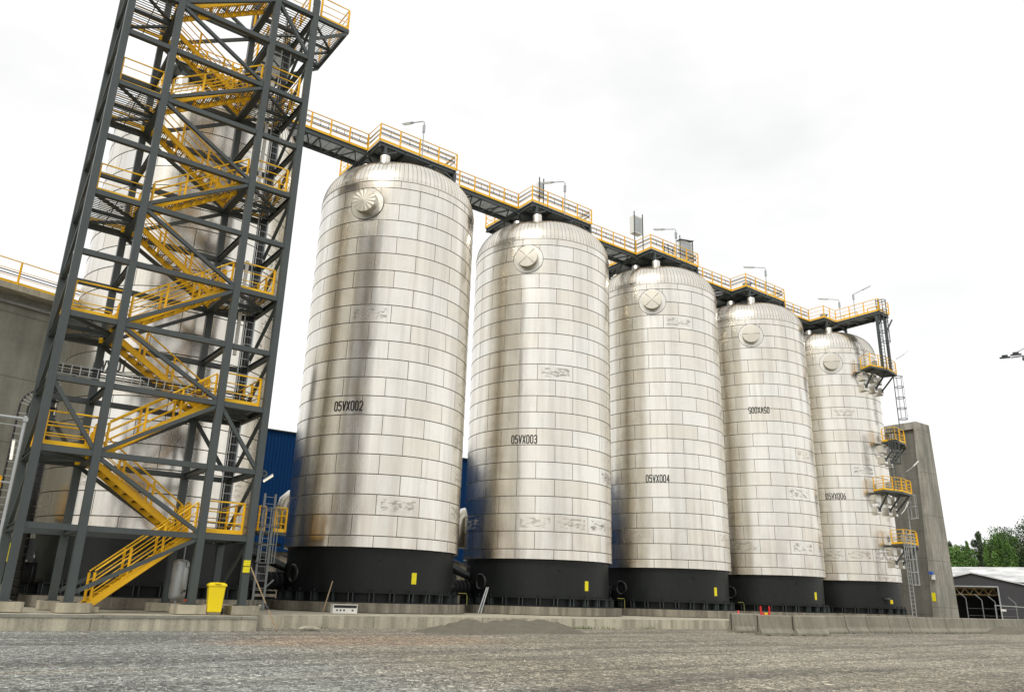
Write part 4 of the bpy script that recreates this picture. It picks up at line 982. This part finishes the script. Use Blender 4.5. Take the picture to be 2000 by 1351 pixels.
# ================================================================ BARRIERS, CONE, TRESTLE, GRAVEL
def barrier_mesh(L_=2.0):
    b = MB(); pr_ = [(-.30, .06), (-.30, .14), (-.17, .32), (-.10, .86), (-.06, .90), (.06, .90), (.10, .86), (.17, .32), (.30, .14), (.30, .06)]; n = len(pr_)
    for x in (-L_/2, L_/2): b.v += [(x, y, z) for y, z in pr_]
    b.f += [tuple(range(n)), tuple(reversed(range(n, 2*n)))]+[(j, n+j, n+(j+1) % n, (j+1) % n) for j in range(n)]
    for x0, x1 in ((-L_/2, -L_/2+.25), (-L_/2+.45, L_/2-.45), (L_/2-.25, L_/2)): b.box(((x0+x1)/2, 0, .03), (x1-x0-.004, .592, .07))
    return b
bb = thing('road_barrier', '', 'barrier', (0, 0, 0)); barrier_mesh().build('barrier_body', M['barrier'], bb)
dk = MB()
for s_ in (-1, 1): dk.box((s_*1.003, 0, .5), (.012, .05, .7))
dk.build('joint_slot', M['black'], bb)
seq = [((24.35, -13.45), -3), ((24.25, -15.2), -16), ((25.95, -15.8), -10)]
x, y = 27.9, -14.45
for k in range(22):
    seq.append(((x, y), random.uniform(-2.5, 2.5))); x += 2.06; y -= .045
ords = ['fourth', 'fifth', 'sixth', 'seventh', 'eighth', 'ninth', 'tenth', 'eleventh', 'twelfth', 'thirteenth', 'fourteenth', 'fifteenth', 'sixteenth', 'seventeenth', 'eighteenth', 'nineteenth', 'twentieth', 'twenty-first', 'twenty-second', 'twenty-third', 'twenty-fourth', 'twenty-fifth']
for k, ((x, y), rz) in enumerate(seq):
    o = bb if k == 0 else clone(bb)
    o.location = (x, y, gz(x, y)-.02); o.rotation_euler = (0, 0, radians(rz)); o['group'] = 'concrete road barriers in a row'
    o['label'] = (['concrete road barrier at the left end of the row, below the red cone', 'concrete road barrier standing forward of the row, second from the left', 'concrete road barrier standing forward of the row, third from the left'][k] if k < 3 else ords[k-3]+' concrete road barrier counted from the left end of the row')
t = thing('traffic_cone', 'small red and orange traffic cone behind the first road barrier', 'cone', (30.2, -8.6, .425))
MB().lathe([(.15, .03), (.035, .52), (.01, .53)], 14).build('cone_body', M['red'], t, True); MB().lathe([(.12, .18), (.09, .30)], 14).build('cone_band', M['orange'], t, True); MB().box((0, 0, .02), (.36, .36, .04)).build('cone_foot', M['orange'], t)
t = thing('red_trestle', 'red steel trestle with a yellow label behind the second road barrier', 'trestle', (33.25, -8.2, .425)); m = MB()
for x in (-.42, .42): m.bar((x, 0, .0), (x, 0, .80), .07); m.bar((x-.02, -.25, .03), (x+.02, .25, .03), .07)
m.bar((-.42, 0, .36), (.42, 0, .36), .06, .13); m.build('trestle_frame', M['red'], t); MB().box((.03, -.04, .38), (.26, .02, .12)).build('yellow_label', M['bin'], t)
m, N = mat('fine_gravel', (.22, .20, .16), .95); pos = N.n('ShaderNodeNewGeometry').outputs['Position']; a = N.noise(pos, 3, 6, .7); b_ = N.noise(pos, 40, 3, .7)
N.l(N.mix(N.m('ADD', N.m('MULTIPLY', a, .5), N.m('MULTIPLY', b_, .5)), (.07, .063, .048), (.33, .30, .235)), N.b.inputs['Base Color']); N.bump(N.m('ADD', b_, N.m('MULTIPLY', a, 1.5)), .06, 1.0); M['gravel'] = m
def heap(x, y, rx, ry, h, lab, seed, peaks):
    n = 46; me = MB()
    for j in range(n+1):
        for i in range(n+1):
            u_, v_ = (i/n*2-1), (j/n*2-1); e = max(0, 1-(u_*u_+v_*v_)); z = 0
            for (px, py, pr_, ph) in peaks: z = max(z, ph-sqrt(((u_-px)*rx)**2+((v_-py)*ry)**2)/pr_*ph)
            z = max(0, z)*min(1, e*3)*h + mathutils.noise.fractal(Vector((u_*rx*2.2+seed, v_*ry*2.2, 0)), .8, 2, 5)*.08*min(1, e*3)
            me.v.append((u_*rx, v_*ry, z if e > 0 else -.15))
    for j in range(n):
        for i in range(n): a = j*(n+1)+i; me.f.append((a, a+1, a+n+2, a+n+1))
    o = me.build('gravel_heap', M['gravel'], smooth=True, loc=(x, y, -.03)); tag(o, lab, 'gravel heap', 'heaps of fine gravel')
heap(11.0, -12.0, 4.2, 1.7, .54, 'low grey gravel heap with several peaks in front of silo 05VX003', 3, [(-.38, .1, 1.5, .95), (-.1, 0, 1.6, .85), (.15, .1, 1.8, 1.0), (.45, -.05, 2.0, .92), (-.7, 0, 1.2, .45)])
heap(49.0, -14.95, 4.2, 1.2, .5, 'low gravel heap pushed against the far right road barriers', 9, [(-.2, .2, 3.0, 1.0), (.3, .2, 2.6, .7)])
# weeds along slab edge (stuff)
m, N = mat('weed_leaf', (.08, .13, .03), .7); M['weed'] = m
wd = MB(); rnd = random.Random(5)
for c0, cnt in ((15.8, 60), (17.6, 80), (14.3, 30), (19.2, 30), (4.5, 20), (22.0, 30)):
    for k in range(cnt):
        x = c0+rnd.gauss(0, .35); y = -9.35+rnd.uniform(-.2, .05); h_ = rnd.uniform(.04, .16); a = rnd.uniform(0, 6.3); dx, dy = .05*cos(a), .05*sin(a)
        i = len(wd.v); wd.v += [(x-dx*.3, y-dy*.3, -.02), (x+dx*.3, y+dy*.3, -.02), (x+dx+rnd.uniform(-.05, .05), y+dy, h_)]; wd.f.append((i, i+1, i+2))
o = wd.build('weeds', M['weed']); struct(o, 'stuff'); o['label'] = 'small green weeds at the foot of the slab edge'
# loose stones (stuff)
stn = MB(); rnd = random.Random(11)
for k in range(34000):
    d_ = 8.5+20*rnd.random()**1.25; a_ = radians(rnd.uniform(14, 92)); x = -8.735+d_*cos(a_); y = -38.43+d_*sin(a_)
    if y > -11.4: continue
    if mathutils.noise.noise(Vector((x*.35, y*.35, 5)))+.25*rnd.random() < -.12: continue
    r_ = rnd.uniform(.008, .021)*(1.9 if rnd.random() < .02 else 1); i = len(stn.v); z = gz(x, y); t_ = rnd.uniform(0, 1.6)
    for q in range(4): stn.v.append((x+cos(t_+q*pi/2)*r_*rnd.uniform(.6, 1.3), y+sin(t_+q*pi/2)*r_*rnd.uniform(.6, 1.3), z-.004))
    stn.v.append((x+rnd.uniform(-.3, .3)*r_, y+rnd.uniform(-.3, .3)*r_, z+r_*rnd.uniform(.5, 1.1)))
    for j in range(4): stn.f.append((i+j, i+(j+1) % 4, i+4))
m, N = mat('stone', (.3, .29, .27), .9); pos = N.n('ShaderNodeNewGeometry').outputs['Position']; gc, _ = ground_colour(N, pos); N.l(N.mix(1.0, gc, N.ramp(N.noise(pos, 14, 2), (.3, .30), (.5, 1.05), (.70, 2.3)), 'MULTIPLY'), N.b.inputs['Base Color']); M['stone'] = m
o = stn.build('loose_stones', M['stone']); struct(o, 'stuff'); o['label'] = 'loose stones scattered over the gravel yard'

# ================================================================ RIGHT BACKGROUND: tent halls, fence, mast, trees
m, N = mat('white_membrane', (.80, .80, .80), .45); pos = N.objco(); wv = N.noise(N.map(pos, (.35, .6, 1)), 1.0, 4); N.bump(wv, .3, .6); N.l(N.mix(N.ramp(wv, (.4, 0.), (.6, 1.)), (.42, .43, .44), (.72, .72, .72)), N.b.inputs['Base Color']); M['membrane'] = m
M['tentgrey'] = painted('grey_membrane', (.045, .045, .05), .6, .12, dirtamt=.1)
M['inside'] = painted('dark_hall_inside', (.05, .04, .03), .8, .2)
M['timber'] = painted('pale_truss', (.55, .40, .20), .6, .15)
def tent(x, y, rz, W2, eave, peak, Ln, lab, name, opening=None):
    t = thing(name, lab, 'tent hall', (x, y, 0), None, rz)
    # gable in local XZ plane at y=0, hall extends to +y
    rf = MB(); rf.v = [(-W2, -.3, eave), (0, -.3, peak), (W2, -.3, eave), (-W2, Ln, eave), (0, Ln, peak), (W2, Ln, eave), (-W2, -.3, eave-.15), (0, -.3, peak-.18), (W2, -.3, eave-.15), (-W2, Ln, eave-.15), (0, Ln, peak-.18), (W2, Ln, eave-.15)]
    rf.f = [(0, 1, 4, 3), (1, 2, 5, 4), (6, 9, 10, 7), (7, 10, 11, 8), (0, 6, 7, 1), (1, 7, 8, 2), (0, 3, 9, 6), (2, 8, 11, 5)]; rf.build('roof', M['membrane'], t)
    g = MB()
    def hz_(u): return eave-.16+(peak-eave)*(1-abs(u)/W2)
    if opening:
        ox0, ox1, oh = opening
        for a, b_, z0 in ((-W2, ox0, .0), (ox0, ox1, oh), (ox1, W2, .0)):
            us = [a]+([0] if a < 0 < b_ else [])+[b_]
            for p, q in zip(us[:-1], us[1:]):
                i = len(g.v); g.v += [(p, 0, z0), (q, 0, z0), (q, 0, hz_(q)), (p, 0, hz_(p)), (p, .12, z0), (q, .12, z0), (q, .12, hz_(q)), (p, .12, hz_(p))]; g.f += [(i, i+1, i+2, i+3), (i+7, i+6, i+5, i+4), (i, i+4, i+5, i+1), (i+1, i+5, i+6, i+2), (i, i+3, i+7, i+4)]
        MB().box((ox0, -.05, oh/2), (.15, .1, oh)).box((ox1, -.05, oh/2), (.15, .1, oh)).box(((ox0+ox1)/2, -.05, oh), (ox1-ox0+.15, .1, .15)).build('door_frame', M['galv'], t)
        tr = MB()
        for yy in (1.5, 6, 12):
            n = 14
            for k in range(n):
                u0 = ox0+(ox1-ox0)*k/n; u1 = ox0+(ox1-ox0)*(k+1)/n; za = oh-.15; zb_ = oh-.95
                tr.bar((u0, yy, za), (u1, yy, za), .08); tr.bar((u0, yy, zb_), (u1, yy, zb_), .08); tr.bar((u0, yy, za if k % 2 else zb_), (u1, yy, zb_ if k % 2 else za), .07)
        tr.build('roof_truss', M['timber'], t)
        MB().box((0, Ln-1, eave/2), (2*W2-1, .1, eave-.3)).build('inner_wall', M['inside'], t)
    else:
        i = 0; g.v = [(-W2, 0, 0), (W2, 0, 0), (W2, 0, hz_(W2)), (0, 0, hz_(0)), (-W2, 0, hz_(W2))]; g.f = [(0, 1, 2, 3, 4)]
    g.build('gable', M['tentgrey'], t)
    MB().box((-W2+.05, Ln/2, eave/2-.1), (.1, Ln, eave-.2)).box((W2-.05, Ln/2, eave/2-.1), (.1, Ln, eave-.2)).build('side_wall', M['tentgrey'], t)
    return t
# gable faces the camera; local x axis runs right in view
ga = radians(-66)
tent(101.3, 9.4, ga, 13.0, 2.9, 6.15, 30, 'grey tent hall with white roof and a wide dark opening behind the fence', 'tent_hall', (-4.6, 2.75, 4.35))
t2 = thing('long_tent_roof', 'long low white roofed hall behind the grey tent hall', 'tent hall', (113.5, 11.0, 0), None, ga)
rf = MB(); rf.v = [(-40, 0, 5.3), (40, 0, 5.3), (40, 6, 7.55), (-40, 6, 7.55), (40, 12, 5.3), (-40, 12, 5.3)]; rf.f = [(0, 1, 2, 3), (3, 2, 4, 5)]; rf.build('roof', M['membrane'], t2)
MB().box((0, 6, 2.6), (79.6, 11.6, 5.2)).build('side_wall', M['tentgrey'], t2)
# fence posts with angled tops
fl = [(55.24, -10.02), (55.64, -10.95), (55.96, -11.71), (56.44, -12.89)]
for k, (x, y) in enumerate([(60.6+dx, -8.9-1.05*j) for j, dx in enumerate((0, .45, .85, 1.4))]): pass
fence = thing('wire_fence', 'wire fence with angled post tops in front of the tent hall', 'fence', (55.2, -10.0, 0))
for k, ((x, y), zt) in enumerate(zip(fl, (2.62, 2.5, 2.4, 2.33))):
    x -= 55.2; y += 10.0
    MB().tube([(x, y, 0), (x, y, zt-.42), (x-.16, y+.38, zt)], .032, 6).build('fence_post', M['galvdark'], fence)
m = MB()
for z in (.5, 1.0, 1.5): m.tube([(0, 0, z), (1.3, -3.0, z)], .004, 4)
m.build('wires', M['galv'], fence)
t = thing('mesh_gate', 'grey tube framed gate with a small white plate at the right', 'gate', (54.3, -12.35, 0)); MB().tube([(0, 0, 0), (0, 0, 1.72), (.9, -2.6, 1.6), (.9, -2.6, 0)], .035, 6).build('gate_frame', M['galv'], t); MB().bar((.12, -.3, 1.42), (.22, -.62, 1.4), .02, .14).build('name_plate', M['white'], t)
# floodlight mast
t = thing('floodlight_mast', 'floodlight cluster on a mast at the right picture edge', 'floodlight', (62.45, -14.6, 0))
MB().tube([(0, 0, 0), (0, 0, 21.8)], [.22, .1], 10).build('mast', M['steel'], t); MB().tube([(-.5, 1.2, 21.5), (.4, -1.0, 21.6)], .05, 6).bar((-.2, .5, 21.3), (.2, -.5, 21.3), .3, .25).tube([(-.3, .8, 21.9), (-.1, .2, 22.2), (.2, -.6, 22.2)], .03, 5).build('crossbar', M['steel'], t)
for k, (dx, dy, z) in enumerate(((-.45, 1.05, 21.55), (-.15, .6, 21.75), (.15, -.1, 21.35), (.4, -.8, 21.6))):
    b = MB(); R3 = Matrix.Rotation(radians(-65), 3, 'Z') @ Matrix.Rotation(radians(18), 3, 'X'); b.box((dx*1.6, dy*1.5, z), (.75, .62, .14), M3=R3); b.box((dx*1.6, dy*1.5, z+.14), (.42, .3, .18), M3=R3); b.build('floodlight', M['steel'], t)
# trees
def leafmat(name, c1, c2):
    m, N = mat(name, c1, .6); pos = N.n('ShaderNodeNewGeometry').outputs['Position']; oi = N.n('ShaderNodeObjectInfo')
    N.l(N.mix(N.ramp(N.noise(pos, .55, 3), (.35, 0.), (.65, 1.)), c1, c2), N.b.inputs['Base Color']); N.b.inputs['Subsurface Weight'].default_value = 0.0
    N.b.inputs['Transmission Weight'].default_value = 0.0; return m
M['leafA'] = leafmat('bright_leaf', (.055, .12, .02), (.14, .26, .05)); M['leafB'] = leafmat('dark_leaf', (.022, .045, .014), (.06, .10, .03)); M['leafC'] = leafmat('mid_leaf', (.035, .085, .015), (.09, .18, .035))
M['bark'] = painted('bark', (.09, .07, .05), .9, .3)
def tree(x, y, h, rw, kind, lab, seed, leaf, dens=1.0, grp='trees behind the halls'):
    rnd = random.Random(seed); t = thing({'col': 'poplar_tree', 'round': 'broadleaf_tree', 'con': 'conifer_tree'}[kind], lab, 'tree', (x, y, 0), grp)
    tk = MB(); top = h*.93; tk.tube([(0, 0, 0), (rnd.uniform(-.2, .2), rnd.uniform(-.2, .2), h*.4), (rnd.uniform(-.3, .3), 0, top)], [h*.022, h*.014, .03], 8)
    cl = []
    nb = int((34 if kind != 'col' else 30)*dens)
    for k in range(nb):
        f = (k+rnd.random())/nb
        if kind == 'col': z = h*(.08+.9*f); R_ = rw*(.35+.65*sin(pi*min(1, f*1.05+.08))**.6)*(1-f*.35); a = rnd.uniform(0, 2*pi); d = R_*rnd.uniform(.2, .75); cr = (R_*.5, R_*.5, h*.085)
        elif kind == 'con': z = h*(.1+.88*f); R_ = rw*(1-f)**.8+.3; a = rnd.uniform(0, 2*pi); d = R_*rnd.uniform(.3, .85); cr = (R_*.42+.2, R_*.42+.2, h*.05)
        else: z = h*(.28+.66*f); R_ = rw*sin(pi*(.12+.8*f))**.55; a = rnd.uniform(0, 2*pi); d = R_*rnd.uniform(.15, .82); s_ = rw*rnd.uniform(.24, .40); cr = (s_, s_, s_*.75)
        c_ = Vector((d*cos(a), d*sin(a), z)); cl.append((c_, cr))
        if k % 2 == 0: tk.tube([(0, 0, max(h*.12, z-R_*.6)), c_*.6+Vector((0, 0, z*.38)), c_], [h*.008, h*.005, .015], 5)
    tk.build('trunk', M['bark'], t)
    lf = MB()
    for c_, cr in cl:
        n = int(170*dens)
        for k in range(n):
            v = Vector((rnd.gauss(0, 1), rnd.gauss(0, 1), rnd.gauss(0, 1))).normalized()*rnd.uniform(.55, 1.08)
            p = c_+Vector((v.x*cr[0], v.y*cr[1], v.z*cr[2])); s_ = rnd.uniform(.10, .21)*(1 if kind != 'con' else .8)
            a = Vector((rnd.uniform(-1, 1), rnd.uniform(-1, 1), rnd.uniform(-1, 1))).normalized(); b = a.cross(Vector((rnd.uniform(-1, 1), rnd.uniform(-1, 1), rnd.uniform(-.2, 1)))).normalized()
            i = len(lf.v); lf.v += [tuple(p-a*s_), tuple(p+b*s_*.7), tuple(p+a*s_), tuple(p-b*s_*.7)]; lf.f.append((i, i+1, i+2, i+3))
    lf.build('crown', M[leaf], t)
CA = Vector((-8.735, -38.429, 0))
def at(az, d): a = radians(az); return (CA.x+d*cos(a), CA.y+d*sin(a))
TL = [ # (azimuth deg, dist, height, radius, kind, leaf, label)
 (24.15, 152, 11.6, 3.4, 'round', 'leafA', 'bright green round tree just right of the concrete pier'),
 (23.68, 158, 12.3, 3.3, 'round', 'leafA', 'bright round tree left of the slim columnar tree'),
 (23.47, 150, 11.8, 1.1, 'col', 'leafC', 'slim dark columnar tree before the bright round trees'),
 (22.86, 165, 15.0, 2.6, 'con', 'leafB', 'tall dark open tree standing above its neighbours'),
 (24.35, 172, 13.6, 2.2, 'con', 'leafB', 'dark pointed tree partly behind the concrete pier'),
 (22.53, 152, 11.6, 1.3, 'col', 'leafA', 'first poplar from the left in the hedge-like row'),
 (22.24, 152, 11.5, 1.2, 'col', 'leafC', 'second poplar from the left in the hedge-like row'),
 (21.96, 151, 12.8, 1.3, 'col', 'leafA', 'third and tallest poplar in the hedge-like row'),
 (21.74, 151, 12.4, 1.3, 'col', 'leafA', 'fourth poplar from the left in the hedge-like row'),
 (21.52, 150, 11.8, 1.2, 'col', 'leafC', 'fifth poplar from the left in the hedge-like row'),
 (21.30, 150, 11.9, 1.3, 'col', 'leafA', 'sixth poplar from the left in the hedge-like row'),
 (21.08, 150, 10.9, 1.3, 'col', 'leafA', 'last poplar at the right end of the hedge-like row'),
 (22.10, 190, 16.6, 4.6, 'round', 'leafC', 'big mid green tree behind the first poplars'),
 (21.45, 195, 18.2, 4.6, 'round', 'leafC', 'big green tree behind the middle poplars'),
 (20.85, 200, 19.2, 5.0, 'round', 'leafB', 'dark high tree behind the last poplars'),
 (20.15, 200, 20.6, 5.4, 'round', 'leafB', 'highest dark tree at the right picture edge'),
 (20.30, 172, 13.5, 4.2, 'round', 'leafB', 'dark tree low at the right picture edge'),
 (22.62, 195, 15.0, 3.8, 'round', 'leafB', 'dark tree behind the tall open tree'),
 (20.95, 172, 12.8, 3.6, 'round', 'leafC', 'mid green tree between the poplars and the dark trees'),
 (19.4, 190, 20.0, 5.4, 'round', 'leafC', 'tall tree cut by the right picture edge'),
 (21.75, 205, 17.5, 4.6, 'round', 'leafB', 'dark tree far behind the tallest poplar'),
]
for k, (az, d, h, rw, kind, leaf, lab) in enumerate(TL):
    x, y = at(az, d); tree(x, y, h, rw, kind, lab, 100+k, leaf, 1.0)
